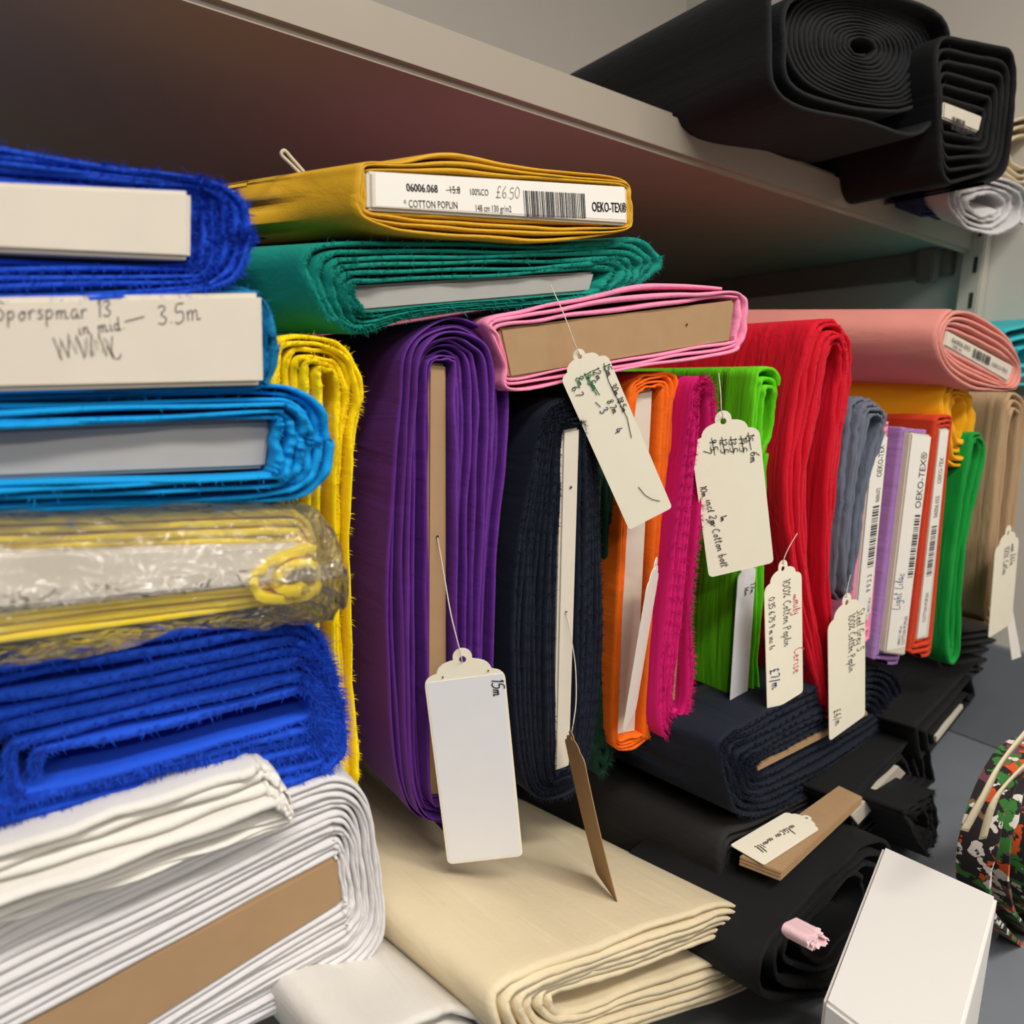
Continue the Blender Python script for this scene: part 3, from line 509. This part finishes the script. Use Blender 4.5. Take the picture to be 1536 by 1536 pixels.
# far right, lying on the upright bolts
qs = [(0.7483,-0.01,1.3845),(0.9075,-0.01,1.36),(0.8983,-0.01,1.3423),(0.7472,-0.01,1.3693)]
rs_, bs_ = bolt('fabric_bolt', 'salmon pink bolt lying flat with a barcode label in its end',
  [(0.7498,-0.01,1.384),(0.7899,-0.01,1.3797),(0.8369,-0.01,1.372),(0.8786,-0.01,1.366),(0.9072,-0.01,1.3607),(0.9063,-0.01,1.3484),(0.8968,-0.01,1.3415),(0.8602,-0.01,1.3481),(0.7958,-0.01,1.3598),(0.7588,-0.01,1.3664),(0.747,-0.01,1.3699),(0.7474,-0.01,1.3781)],
  [(0.7473,-0.01,1.4025),(0.7755,-0.01,1.4092),(0.8268,-0.01,1.404),(0.8786,-0.01,1.3903),(0.9168,-0.01,1.3627),(0.9231,-0.01,1.3398),(0.8981,-0.01,1.3329),(0.8499,-0.01,1.3309),(0.8071,-0.01,1.3318),(0.764,-0.01,1.3429),(0.7335,-0.01,1.3614),(0.726,-0.01,1.3844)],
  4.5, 'salmon', d=(-0.3699,0.9286,0.0299), L=.42, board=qs, bmat=WHITEB, bout=.0, seed=45, edge=.0006, layer=.0015, bevel=-.003, wave=.3)
bolt('fabric_bolt', 'ochre yellow bolt tucked under the salmon bolt',
  [(0.8244,0.005,1.32),(0.8393,0.005,1.3205),(0.8507,0.005,1.3031),(0.8488,0.005,1.2779),(0.8335,0.005,1.2779),(0.8205,0.005,1.3024)],
  [(0.7934,0.005,1.3365),(0.8421,0.005,1.3318),(0.8636,0.005,1.307),(0.8733,0.005,1.2485),(0.8176,0.005,1.2495),(0.7906,0.005,1.3052)], 4, 'ochre', d=(-0.3715,0.9283,0.0151), L=.4, seed=46, edge=.003, layer=.004, wave=.6)
bolt('fabric_bolt', 'aqua turquoise bolt at the right edge behind the salmon bolt',
  [(1.0753,0.05,1.3871),(1.1355,0.05,1.3956),(1.142,0.05,1.3786),(1.0812,0.05,1.3705)], [(1.0056,0.05,1.4142),(1.1827,0.05,1.4479),(1.2382,0.05,1.3407),(1.0683,0.05,1.3376)], 3, 'aqua', seed=47, L=.45, r=.012)
# --- lower rolls
DL = (-0.1712,0.9824,-0.074)
bolt('fabric_roll', 'cream calico roll lying below the purple and navy bolts',
  [(0.2158,-0.1125,1.0015),(0.2617,-0.1044,0.9812),(0.3248,-0.0933,0.957),(0.3848,-0.0827,0.9375),(0.4159,-0.0772,0.9189),(0.4181,-0.0768,0.9068),(0.3693,-0.0854,0.9249),(0.2828,-0.1007,0.9596),(0.2277,-0.1104,0.9822),(0.2138,-0.1129,0.9951)],
  [(0.1766,-0.1194,1.0331),(0.2472,-0.107,1.0104),(0.3366,-0.0912,0.9809),(0.3998,-0.0801,0.9562),(0.4733,-0.0671,0.8938),(0.4949,-0.0633,0.8576),(0.4361,-0.0737,0.8637),(0.2857,-0.1002,0.9331),(0.1977,-0.1157,0.981),(0.1647,-0.1215,1.0197)], 6, 'cream', d=DL, L=.40, seed=51, edge=.002, layer=.003, wave=.4)
bolt('fabric_roll', 'greyish cream roll in the shadow below the calico roll',
  [(0.1148,-0.1093,0.9991),(0.1438,-0.1041,0.9915),(0.1688,-0.0997,0.9774),(0.183,-0.0972,0.9554),(0.1696,-0.0996,0.9577),(0.1366,-0.1054,0.9754)],
  [(0.0952,-0.1127,1.036),(0.1281,-0.1069,1.0266),(0.1632,-0.1007,1.0108),(0.1866,-0.0966,0.9764),(0.1793,-0.0979,0.9385),(0.115,-0.1092,0.9785)], 3, 'offwhite', d=DL, L=.4, seed=52)
rbk, _ = bolt('fabric_roll', 'black cloth roll with a protruding cardboard core, under the furry navy bolt',
  [(0.4677,-0.0419,0.9324),(0.5154,-0.0335,0.9252),(0.613,-0.0163,0.9151),(0.6626,-0.0075,0.8965),(0.661,-0.0078,0.8841),(0.5922,-0.0199,0.8797),(0.5249,-0.0318,0.8795),(0.4787,-0.0399,0.9031)],
  [(0.4201,-0.0503,0.9815),(0.4775,-0.0402,0.9737),(0.6473,-0.0102,0.9397),(0.7481,0.0076,0.8892),(0.7721,0.0118,0.8263),(0.6367,-0.0121,0.8224),(0.5214,-0.0324,0.8361),(0.442,-0.0464,0.8987)], 6, 'charcoal', d=(-0.1886,0.982,-0.0039), L=.40, seed=53, edge=.001, layer=.002)
for k in range(3):
    slab('core_board', [(0.4295,-0.0603,0.972),(0.5925,-0.0409,0.972),(0.5931,-0.0629,0.972),(0.4405,-0.0885,0.972)], (0, 0, -1), .0024, KRAFT, rbk, -.0026*k, .0006)
qv = [(0.454,-0.05,1.0318),(0.7163,0.0057,0.9968),(0.725,0.0076,0.9897),(0.4586,-0.0491,1.0263)]
bolt('fabric_bolt', 'flat navy bolt with a furry coiled end lying under the red bolt',
  [(0.4565,-0.0495,1.0309),(0.4732,-0.0459,1.0286),(0.5399,-0.0318,1.0195),(0.6375,-0.011,1.0061),(0.7123,0.0049,0.9966),(0.7215,0.0068,0.9938),(0.7247,0.0075,0.9906),(0.7186,0.0062,0.9902),(0.6389,-0.0107,1.0016),(0.5409,-0.0316,1.0155),(0.474,-0.0458,1.025),(0.4597,-0.0488,1.0264),(0.4559,-0.0496,1.0284),(0.4543,-0.05,1.0306)],
  [(0.4049,-0.0605,1.0732),(0.4443,-0.0521,1.0685),(0.5148,-0.0371,1.0654),(0.622,-0.0143,1.0572),(0.7301,0.0087,1.0405),(0.8184,0.0274,1.0083),(0.8678,0.0379,0.9641),(0.8423,0.0325,0.9299),(0.6839,-0.0012,0.9334),(0.5721,-0.0249,0.9507),(0.4948,-0.0414,0.9694),(0.4343,-0.0542,0.9984),(0.4095,-0.0595,1.032),(0.3971,-0.0621,1.063)], 7, 'navy', d=(-0.1886,0.982,-0.0039), L=.34, board=qv, bmat=KRAFT, seed=54, edge=.002, layer=.002, wave=.5, bevel=.003, bbev=.0005, fr=fr('navy', .005, 14000))
qf = [(0.8664,0.0005,0.9344),(1.0288,0.041,0.923),(1.0337,0.0422,0.9158),(0.8717,0.0018,0.925)]
bolt('fabric_bolt', 'flat black bolt with a thin white board edge, right of the furry navy bolt', qf,
  [(0.7471,-0.0293,0.9864),(1.1371,0.068,0.9617),(1.2278,0.0906,0.8895),(0.7965,-0.0169,0.9232)], 3, 'black', d=(-0.1894,0.9818,-0.0134), L=.22, board=qf, bmat=WHITEB, bout=.002, bbev=.0005, seed=55, r=.008, edge=.001)
# ------------------------------------------------------------------ upper shelf goods
qd = [(0.5656,0.06,1.6128),(0.7987,0.06,1.6495),(0.7886,0.06,1.6088),(0.5752,0.06,1.5838)]
rd, _ = bolt('fabric_roll', 'black denim roll with a ribbed coiled core hanging over the upper shelf edge',
  [(0.5712,0.06,1.6353),(0.6586,0.06,1.6624),(0.772,0.06,1.6732),(0.7922,0.06,1.6478),(0.768,0.06,1.61),(0.6745,0.06,1.5869),(0.5806,0.06,1.5809),(0.5619,0.06,1.6065)],
  [(0.5386,0.06,1.6651),(0.6592,0.06,1.7121),(0.8321,0.06,1.7352),(0.8472,0.06,1.6626),(0.8029,0.06,1.5804),(0.6781,0.06,1.5701),(0.5509,0.06,1.5595),(0.5299,0.06,1.6074)], 1.6, 'denim', L=.5, seed=61, edge=.001, layer=.002, fill=.5)
winding('coiled_core', [(0.6759,0.075,1.6503),(0.6887,0.075,1.6552),(0.7025,0.075,1.6569),(0.7085,0.075,1.6515),(0.6982,0.075,1.6438),(0.6825,0.075,1.6405),(0.673,0.075,1.6425),(0.6723,0.075,1.6458)],
  [(0.5899,0.075,1.6574),(0.6788,0.075,1.6915),(0.8029,0.075,1.7002),(0.8364,0.075,1.6711),(0.7951,0.075,1.6223),(0.6984,0.075,1.5983),(0.6058,0.075,1.5944),(0.5719,0.075,1.6199)], 14, Y_, .3, C_['denim'], rd, seed=62, edge=.0006, layer=.0006, wave=.2, fill=.6)
qe = [(0.8047,0.05,1.6207),(0.8888,0.05,1.6269),(0.8846,0.05,1.6096),(0.8061,0.05,1.6051)]
re_, be_ = bolt('fabric_bolt', 'black bolt with a small white barcode label on the upper shelf', qe,
  [(0.7691,0.05,1.6809),(0.9585,0.05,1.7173),(0.9725,0.05,1.5839),(0.8318,0.05,1.5329)], 6, 'black', board=qe, bmat=WHITEB, bout=.002, L=.4, seed=63, r=.035, edge=.001, layer=.002, group='rolls on the upper shelf')
rw, _ = bolt('fabric_roll', 'white ragged-edged roll at the right end of the upper shelf',
  [(1.0105,0.1,1.5708),(1.0552,0.1,1.5838),(1.0797,0.1,1.5809),(1.0756,0.1,1.5694),(1.0363,0.1,1.5593),(1.0097,0.1,1.5611)], [(0.9304,0.1,1.5713),(1.0326,0.1,1.6068),(1.1443,0.1,1.6096),(1.155,0.1,1.5675),(1.0781,0.1,1.5373),(0.9743,0.1,1.5361)], 4, 'white', d=(0, .9, .46), L=.3, seed=64, edge=.004, layer=.005, wave=.6, group='rolls on the upper shelf', fr=fr('white', .006, 1500))
bolt('fabric_roll', 'pale cream roll stacked above the white ragged roll by the wall',
  [(1.1177,0.11,1.6654),(1.1658,0.11,1.6804),(1.2013,0.11,1.6753),(1.199,0.11,1.6573),(1.147,0.11,1.6422),(1.1154,0.11,1.6482)], [(1.0737,0.11,1.6759),(1.1746,0.11,1.7165),(1.2812,0.11,1.7154),(1.2974,0.11,1.6639),(1.187,0.11,1.6224),(1.0902,0.11,1.6263)], 3, 'cream', L=.35, seed=65, group='rolls on the upper shelf')
bolt('fabric_roll', 'indigo blue roll peeping out between the black bolt and the white roll',
  [(0.9444,0.13,1.5661),(0.9685,0.13,1.5704),(0.9767,0.13,1.5655),(0.9515,0.13,1.5579)], [(0.9211,0.13,1.5741),(0.9974,0.13,1.5918),(1.0142,0.13,1.5575),(0.9391,0.13,1.5416)], 3, 'bluenavy', d=(0, .9, .46), L=.25, seed=66, group='rolls on the upper shelf', r=.01)
# ------------------------------------------------------------------ lower right pile
DL2 = (-0.1906,0.9812,-0.0292)
bolt('fabric_bolt', 'crumpled black bolt below the cardboard core',
  [(0.4655,-0.098,0.9241),(0.5267,-0.0872,0.9264),(0.5677,-0.0799,0.9061),(0.5678,-0.0799,0.8811),(0.4998,-0.0919,0.8822),(0.4701,-0.0972,0.9049)],
  [(0.3745,-0.114,0.9495),(0.5223,-0.088,0.9518),(0.6245,-0.0699,0.9255),(0.6601,-0.0637,0.8465),(0.6101,-0.0725,0.7915),(0.4088,-0.108,0.8933)], 4, 'black', d=DL2, L=.12, seed=71, edge=.003, layer=.005, wave=.6)
qz = [(0.5885,-0.0551,0.9524),(0.7528,-0.0141,0.9353),(0.7942,-0.0038,0.9106),(0.6172,-0.0479,0.9302)]
bolt('fabric_bolt', 'black bolt with a long white label strip, right of the cardboard core', qz,
  [(0.5722,-0.0591,0.9733),(0.8902,0.0201,0.9407),(0.9835,0.0434,0.8252),(0.6436,-0.0413,0.8912)], 4, 'black', d=(-0.1891,0.9819,-0.0102), L=.1, board=qz, bmat=WHITEB, bout=.002, bbev=.0005, seed=72, r=.012, edge=.002, layer=.003)
bolt('fabric_bolt', 'ragged black offcut at the end of the black pile',
  [(0.7052,-0.0588,0.9153),(0.7425,-0.0495,0.9059),(0.7708,-0.0424,0.8743),(0.7311,-0.0524,0.8854)],
  [(0.6197,-0.0801,0.9602),(0.754,-0.0466,0.9267),(0.8299,-0.0277,0.8348),(0.787,-0.0384,0.8277)], 3, 'black', d=DL2, L=.08, seed=73, r=.006, edge=.004, layer=.005, fr=fr('black', .006, 900))
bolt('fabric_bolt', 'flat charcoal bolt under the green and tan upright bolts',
  [(1.0727,0.07,0.9868),(1.3587,0.07,0.9563),(1.3619,0.07,0.9478),(1.075,0.07,0.9787)], [(0.9877,0.07,1.0212),(1.3758,0.07,0.9819),(1.4241,0.07,0.8931),(1.0189,0.07,0.9389)], 3, 'charcoal', L=.3, seed=74, r=.008)  # added charcoal slab: its dark colour stands in for shadow under the upright bolts
bolt('fabric_roll', 'small pale pink rolled remnant at the bottom of the black pile',
  [(0.3664,-0.1594,0.9994),(0.3764,-0.1576,0.9964),(0.3819,-0.1567,0.9898),(0.372,-0.1584,0.9919)], [(0.35,-0.1623,1.0085),(0.3729,-0.1583,1.0027),(0.3856,-0.156,0.9904),(0.3621,-0.1602,0.995)], 3, 'palepink', d=DL2, L=.014, seed=75, r=.004)
CARD = paper('white_carton', (222, 220, 216), .6, .02, 15, .03)
cr = root('white_carton', (0.5502,-0.14,0.9114), 'plain white carton with a smooth top at the bottom right', 'box')
slab('carton_body', [(0.5169,-0.1205,0.985),(0.5277,-0.1927,0.985),(0.3473,-0.2421,0.985),(0.347,-0.1787,0.985)], (0, 0, -1), .159, CARD, cr, 0, .002)
def floral(name):
    m, nt, b = mat_base(name); L = nt.links; tc = nd(nt, 'ShaderNodeTexCoord')
    n = nd(nt, 'ShaderNodeTexNoise', Scale=90.0, Detail=3.0); L.new(tc.outputs['Object'], n.inputs['Vector'])
    mxv = nd(nt, 'ShaderNodeMix', data_type='RGBA'); mxv.inputs['Factor'].default_value = .025
    L.new(tc.outputs['Object'], mxv.inputs['A']); L.new(n.outputs['Color'], mxv.inputs['B'])
    vo = nd(nt, 'ShaderNodeTexVoronoi', Scale=95.0); L.new(mxv.outputs['Result'], vo.inputs['Vector'])
    sp = nd(nt, 'ShaderNodeSeparateColor'); L.new(vo.outputs['Color'], sp.inputs[0])
    r = nd(nt, 'ShaderNodeValToRGB'); r.color_ramp.interpolation = 'CONSTANT'; e = r.color_ramp.elements
    e[0].position = 0; e[0].color = lin((30, 24, 26))+(1,); e[1].position = .38; e[1].color = lin((52, 120, 48))+(1,)
    for p, c in ((.62, (222, 214, 206)), (.78, (214, 84, 30)), (.86, (122, 92, 62)), (.93, (110, 60, 74))):
        x = e.new(p); x.color = lin(c)+(1,)
    L.new(sp.outputs[0], r.inputs[0])
    gt = nd(nt, 'ShaderNodeMath', operation='GREATER_THAN'); gt.inputs[1].default_value = .62; L.new(vo.outputs['Distance'], gt.inputs[0])
    mx = nd(nt, 'ShaderNodeMix', data_type='RGBA'); mx.inputs['B'].default_value = lin((30, 24, 26))+(1,)
    L.new(gt.outputs[0], mx.inputs['Factor']); L.new(r.outputs[0], mx.inputs['A']); L.new(mx.outputs['Result'], b.inputs['Base Color'])
    b.inputs['Roughness'].default_value = .8; return m
C_['floral'] = floral('floral_print')
bolt('fabric_bolt', 'dark floral print bolt with green leaves and white flowers at the right edge',
  [(0.6998,-0.1599,0.9617),(0.7606,-0.1545,0.9586),(0.8817,-0.1439,0.8259),(0.7951,-0.1515,0.8144),(0.6998,-0.1599,0.9057)],
  [(0.5704,-0.1712,1.0181),(0.7227,-0.1578,1.0274),(1.1169,-0.1234,0.7872),(0.9088,-0.1416,0.7346),(0.5976,-0.1688,0.911)], 3, 'floral', d=(0, 1, 0), L=.025, seed=76, edge=.004, layer=.005, wave=.6)
TAPE = paper('cotton_tape', (206, 194, 164), .85, .08, 200)
def tape(pts, wd, label):
    P = smooth_path(pts, 6); vs_, fs_ = [], []
    for i, p in enumerate(P):
        t = (P[min(i+1, len(P)-1)]-P[max(0, i-1)]).normalized(); s = t.cross(Vector((.45, .85, .1+.25*math.sin(i*.25)))).normalized(); n = s.cross(t)
        for a, b in ((-1, -1), (1, -1), (1, 1), (-1, 1)): vs_.append(p+s*a*wd/2+n*b*.0004)
    for i in range(len(P)-1):
        for j in range(4): fs_.append((i*4+j, i*4+(j+1) % 4, i*4+4+(j+1) % 4, i*4+4+j))
    fs_ += [(3, 2, 1, 0), tuple(len(vs_)-4+j for j in range(4))]
    tag_obj(mk('cotton_tape', vs_, fs_, TAPE, loc=P[0]), label, 'tape', 'cream tapes on the floral bolt')
tape([(0.479,-0.185,1.045),(0.4864,-0.19,1.0683),(0.5089,-0.19,1.0868),(0.5926,-0.18,1.093)], .006, 'cream cotton tape end trailing furthest left over the floral bolt')
tape([(0.4954,-0.19,1.0368),(0.4889,-0.195,1.0657),(0.5142,-0.195,1.0763),(0.5984,-0.185,1.0709)], .005, 'cream cotton tape looping nearest the flowers of the floral bolt')
# cord loop behind the mustard bolt
tag_obj(tube('cord_loop', smooth_path([(0.131,0.03,1.411),(0.1255,0.03,1.415),(0.1208,0.03,1.4185),(0.1225,0.03,1.4208),(0.1262,0.03,1.4178),(0.1324,0.03,1.4126)]), .0009, TAPE), 'small cream cord loop sticking up behind the mustard bolt', 'cord')

# ------------------------------------------------------------------ printed labels and pen writing on the boards
def wid(a, b): return (Vector(a)-Vector(b)).length
def uv(f, kx, ky, lift=0.0): return lambda x, y, h=0.0: f(x*kx, y*ky, h+lift)
def px_frame(q, pxw):
    f = quad_frame(q); k = (Vector(q[1])-Vector(q[0])).length/pxw
    return f, k
def scaled(f, k, lift=0.0): return lambda x, y, h=0.0: f(x*k, y*k, h+lift)
# mustard board
lq = [(0.1539,-0.0106,1.4077),(0.3185,-0.0106,1.4324),(0.3213,-0.0106,1.4137),(0.1544,-0.0106,1.3922)]
ml, mf = sheet('price_label', lq, LABEL, rm)
k = (Vector(lq[1])-Vector(lq[0])).length/374; g = scaled(mf, k)
printed('printed_text', g, [('06006.068', 36, 18, 8.5, .8, 0), ('15.8', 92, 18, 8, .8, 0), ('100%CO', 120, 19, 7.5, .7, 0), ('* COTTON POPLIN', 31, 35, 8, .72, 0), ('148 cm 130 gr/m2', 126, 37, 7.5, .68, 0), ('OEKO-TEX®', 312, 33, 12.5, .62, 0)], INK, ml)
printed('bold_overprint', g, [('06006.068', 36.5, 18, 8.5, .8, 0), ('OEKO-TEX®', 312.8, 33, 12.5, .62, 0)], INK, ml)
barcode(g, 200, 11, 102, 31, INK, ml, n=44)
ink('handwriting', g, strokes('£6.50', 158, 21, 13)+[[(88, 15), (108, 13)]], .7, INKP, ml)
# petrol bolt board
qw = [(-0.0005,-0.06,1.3265),(0.0836,-0.06,1.3374),(0.0837,-0.06,1.3021),(-0.0021,-0.06,1.2961)]
f = quad_frame(qw); g = uv(f, wid(qw[0], qw[1])/388, wid(qw[0], qw[3])/139, .006)
wr = strokes('Sporspmar 13', -12, 34, 26)+strokes('3.5m', 208, 48, 32, -3)+[[(160, 42), (190, 35)]]+strokes('in mid.', 92, 60, 22, -6)
wr += [[(57+i*5.2, 62+(i % 2)*30+6*math.sin(i)) for i in range(16)], [(60+i*6, 92-(i % 2)*26-3*math.sin(i*2)) for i in range(14)], [(128, 78), (134, 98), (142, 100), (146, 92)]]
ink('handwriting', g, wr, 1.7, INKP, b2)
# slim pink, lilac, burnt orange and salmon boards
def long_label(q, parent, pxw, pxh, items, bc, lift, hand=None):
    f = quad_frame(q); dn = Vector(q[3])-Vector(q[0]); kx, ky = wid(q[0], q[1])/pxw, dn.dot(f.d)/pxh; sk = dn.dot(f.r)/pxh
    g = lambda x, y, h=0.0: f(x*kx+y*sk, y*ky, h+lift)
    lab, _ = sheet('label_strip', [g(1, 3), g(pxw-1, 3), g(pxw-1, pxh-4), g(1, pxh-4)], LABEL, parent)
    g2 = lambda x, y, h=0.0: g(x, y, h+.0004)
    printed('printed_text', g2, items, INK, lab)
    barcode(g2, bc[0], bc[1], bc[2], bc[3], INK, lab, -90, n=30)
    if hand: ink('handwriting', g2, hand, .9, INKB, lab)
long_label(qk, rk, 24, 280, [('OEKO-TEX', 19, 62, 8, .85, -90), ('06006.072', 19, 100, 6, .6, -90), ('9 9 2 3', 19, 240, 7, 1, -90), ('100%CO 148 cm', 21, 274, 4, .6, -90)], (10, 200, 95, 10), .002)
long_label(ql, rl, 30, 330, [('OEKO-TEX®', 26, 110, 9, 1.15, -90), ('COTTON POPLIN', 27, 322, 5, .8, -90), ('100%CO 148 cm', 20, 322, 4, .8, -90)], (19, 215, 96, 8), .006, strokes('Light Lilac', 13, 264, 12, -90))
long_label(qb, rb_, 15, 316, [('OEKO-TEX', 11, 80, 6, .9, -90), ('06006.055', 11, 130, 6, .9, -90), ('COTTON POPLIN', 11, 290, 5, .8, -90)], (4, 218, 76, 8), .0)
fs = quad_frame(qs); gs = uv(fs, wid(qs[0], qs[1])/114, wid(qs[0], qs[3])/24, .0008)
printed('printed_text', gs, [('06006.055', 8, 14, 7, .7, 0), ('148 cm', 10, 21, 5, .7, 0), ('OEKO-TEX', 74, 18, 6, .7, 0)], INK, bs_)
barcode(gs, 42, 6, 28, 14, INK, bs_, n=20)
fe, ke = px_frame(qe, 60); ge = scaled(fe, ke, .0025)
barcode(ge, 12, 8, 20, 9, INK, be_, n=14); printed('printed_text', ge, [('148 cm', 36, 16, 5, .7, 0)], INK, be_)

# ------------------------------------------------------------------ swing tags
X_ = (1, 0, 0)
w = 0.0456
tA, fA, H = swing_tag('swing_tag', 'large white swing tag with 15m penned at its corner, before the purple bolt', (0.2005,-0.03,1.1624), (0.2222,-0.03,1.0251), (.85, -.52, 0), w, string=[(0.2009,0.0015,1.2196),(0.2013,-0.005,1.2035),(0.1959,-0.025,1.1817),(0.1984,-0.032,1.1618),(0.2005,-0.031,1.1557),(0.2023,-0.029,1.1524)])
kA = w/122
mk('sticker', [fA(a*kA, b*kA, c) for c in (.0003, .0) for a, b in ((-58, 50), (58, 47), (58, H/kA-3), (-58, H/kA-3))], [(0, 1, 2, 3), (0, 4, 5, 1), (1, 5, 6, 2), (2, 6, 7, 3), (3, 7, 4, 0)], STICK, tA, smooth=False)
ink('handwriting', uv(fA, kA, kA), strokes('15m', 40, 54, 18, 90), 1.9, INK, tA, .0006)
holes(tA, [fA(-33*kA, 43*kA, .0004), fA(36*kA, 40*kA, .0004)], .0006)
w = 0.0319
tC, fC, H = swing_tag('swing_tag', 'cream tag with rows of pen figures leaning over the orange bolt', (0.2834,-0.016,1.332), (0.3422,-0.03,1.2272), (.9, -.42, 0), w, string=[(0.2736,0,1.3698),(0.275,-0.012,1.3526),(0.2808,-0.017,1.3353),(0.2854,-0.017,1.329),(0.2892,-0.014,1.3262)])
gC = uv(fC, w/76, H/277)
ink('handwriting', gC, strokes('15m', 25, 36, 11, 90)+strokes('30m 18.5m', 24, 66, 9, 88)+strokes('12m', 8, 34, 11, 88)+strokes('8.7m', 10, 84, 10, 88)+strokes('6.7', -30, 44, 12, 85)+[[(28, 34), (24, 60), (28, 120), (22, 150)], [(2, 222), (6, 238), (14, 250), (24, 258)]], 1.1, INK, tC, .0005)
ink('green_handwriting', gC, strokes('14.5m', -6, 34, 11, 85)+strokes('8m', -20, 34, 11, 85)+[[(-4, 34), (0, 70)], [(-2, 40), (4, 72)], [(-6, 78), (-2, 88)]], 1.3, INKG, tC, .0005)
ink('blue_handwriting', gC, strokes('3', -6, 92, 12, 75)+strokes('4', 2, 128, 12, 75), 1.3, INKB, tC, .0005)
w = 0.0503
tD, fD, H = swing_tag('swing_tag', 'big cream tag with struck-out metre counts in front of the lime bolt', (0.409,-0.026,1.299), (0.4412,-0.03,1.1826), (.88, -.47, 0), w, string=[(0.4094,-0.02,1.3247),(0.406,-0.026,1.3108),(0.4045,-0.029,1.2999),(0.4076,-0.028,1.2963),(0.4137,-0.024,1.2925)])
gD = uv(fD, w/110, H/241)
rows = [('15', 32, 40), ('14.5', 20, 42), ('13.5', 4, 40), ('12.5', -10, 38), ('9.5', -26, 36), ('7', -38, 48)]
hw = []
for i, (t, x, y) in enumerate(rows): hw += strokes(t, x, y, 12, 90, seed=i)+([[(x+4, y-2), (x+6, y+24)]] if i < 5 else [])
hw += strokes('6m', 36, 66, 13, 92)+strokes('10m', -50, 100, 10, 85)+strokes('incl 2m Cotton bolt', -44, 122, 12, 84)+strokes('1m', -24, 150, 9, 84)+[[(-48, 150), (-34, 160)], [(-46, 154), (-34, 164)]]
ink('handwriting', gD, hw, 1.1, INK, tD, .0005)
w = wid((0.4726,-0.035,1.1249), (0.5197,-0.035,1.1241))
tG, fG, H = swing_tag('swing_tag', 'slim cream tag with red and black handwriting in front of the red bolt', (0.4837,-0.035,1.1873), (0.5069,-0.035,1.0663), X_, w, string=[(0.5192,-0.022,1.2034),(0.4981,-0.03,1.1956),(0.4823,-0.037,1.1889),(0.4884,-0.033,1.1811)])
gG = uv(fG, w/55, H/214)
ink('handwriting', gG, strokes('100% Cotton Poplin', -1, 28, 11, 90)+strokes('0.35 6.75 9 m inc ls', -22, 44, 8, 90), .9, INKP, tG, .0005)
ink('red_handwriting', gG, strokes('Emily', 13, 56, 12, 88)+strokes('Cerise', 14, 138, 14, 92), .9, INKR, tG, .0005)
ink('blue_handwriting', gG, strokes('£7/m', -22, 150, 13, 88), 1.2, INKB, tG, .0005)
w = wid((0.5765,-0.03,1.0825), (0.6338,-0.03,1.0797))
tH, fH, H = swing_tag('swing_tag', 'slim cream tag with grey pen lettering hanging below the slate bolt', (0.5885,-0.03,1.1469), (0.6159,-0.03,1.0164), X_, w, string=[(0.6237,-0.012,1.1557),(0.5981,-0.025,1.1518),(0.585,-0.032,1.1478),(0.5932,-0.028,1.1404)])
gH = uv(fH, w/54, H/202)
ink('handwriting', gH, strokes('Steel Grey 5', 14, 32, 11, 90)+strokes('100% Cotton Poplin', 2, 32, 9.5, 90)+strokes('£6/m', -20, 160, 10, 88), .9, INKP, tH, .0005)
w = wid((0.4679,-0.006,1.1168), (0.4989,-0.006,1.1147))*1.1
tF, fF, H = swing_tag('swing_tag', 'grey-white tag tucked inside the fold of the lime bolt', (0.4802,-0.006,1.1838), (0.486,-0.006,1.0467), (1, .25, 0), w, mat=STICK)
ink('handwriting', uv(fF, w/36, H/240), strokes('17m', 8, 40, 10, 90)+strokes('16m', -4, 42, 8, 90), .8, INK, tF, .0005)
swing_tag('swing_tag', 'white tag seen almost edge-on against the orange board', (0.359,-0.022,1.1981), (0.352,-0.014,1.0774), (.83, .56, 0), .045, mat=LABEL)
swing_tag('swing_tag', 'brown kraft tag seen edge-on hanging below the navy board', (0.2804,-0.034,1.0959), (0.3007,-0.05,0.9874), (.30, .95, 0), .034, mat=KRAFT, curl=.004, string=[(0.288,-0.014,1.1669),(0.2925,-0.02,1.1358),(0.2869,-0.03,1.1134),(0.2802,-0.036,1.0995),(0.2811,-0.034,1.0939)])
w = wid((0.9326,-0.01,1.0922), (0.995,-0.01,1.0911))
tI, fI, H = swing_tag('swing_tag', 'small cream tag hanging against the tan bolt near the wall', (0.9554,-0.01,1.1796), (0.9757,-0.01,1.0483), X_, w)
ink('handwriting', uv(fI, w/34, H/158), strokes('100% Cotton', -4, 30, 7, 90)+strokes('Tan £6/m', 6, 30, 7, 90), .7, INKP, tI, .0005)
tag_obj(slab('paper_strip', [(0.994,-0.004,1.0787),(1.0134,-0.004,1.0779),(1.0478,-0.012,1.0033),(1.0198,-0.012,1.0039)], (0, 1, 0), .0006, LABEL, None, 0, 0), 'narrow white paper strip dangling behind the small cream tag', 'paper strip')
J = [(0.4308,-0.0609,0.9735),(0.5308,-0.0469,0.9735),(0.5119,-0.0689,0.9735),(0.4358,-0.0666,0.9735)]
tJ, fJ, H = swing_tag('swing_tag', 'cream tag with faint writing lying on the cardboard core', tuple((Vector(J[1])+Vector(J[2]))/2), tuple((Vector(J[0])+Vector(J[3]))/2), Vector(J[2])-Vector(J[1]), wid(J[1], J[2]))
ink('handwriting', uv(fJ, H/105, H/105), strokes('Black Twill', -2, 28, 11, 90), .8, INKP, tJ, .0005)
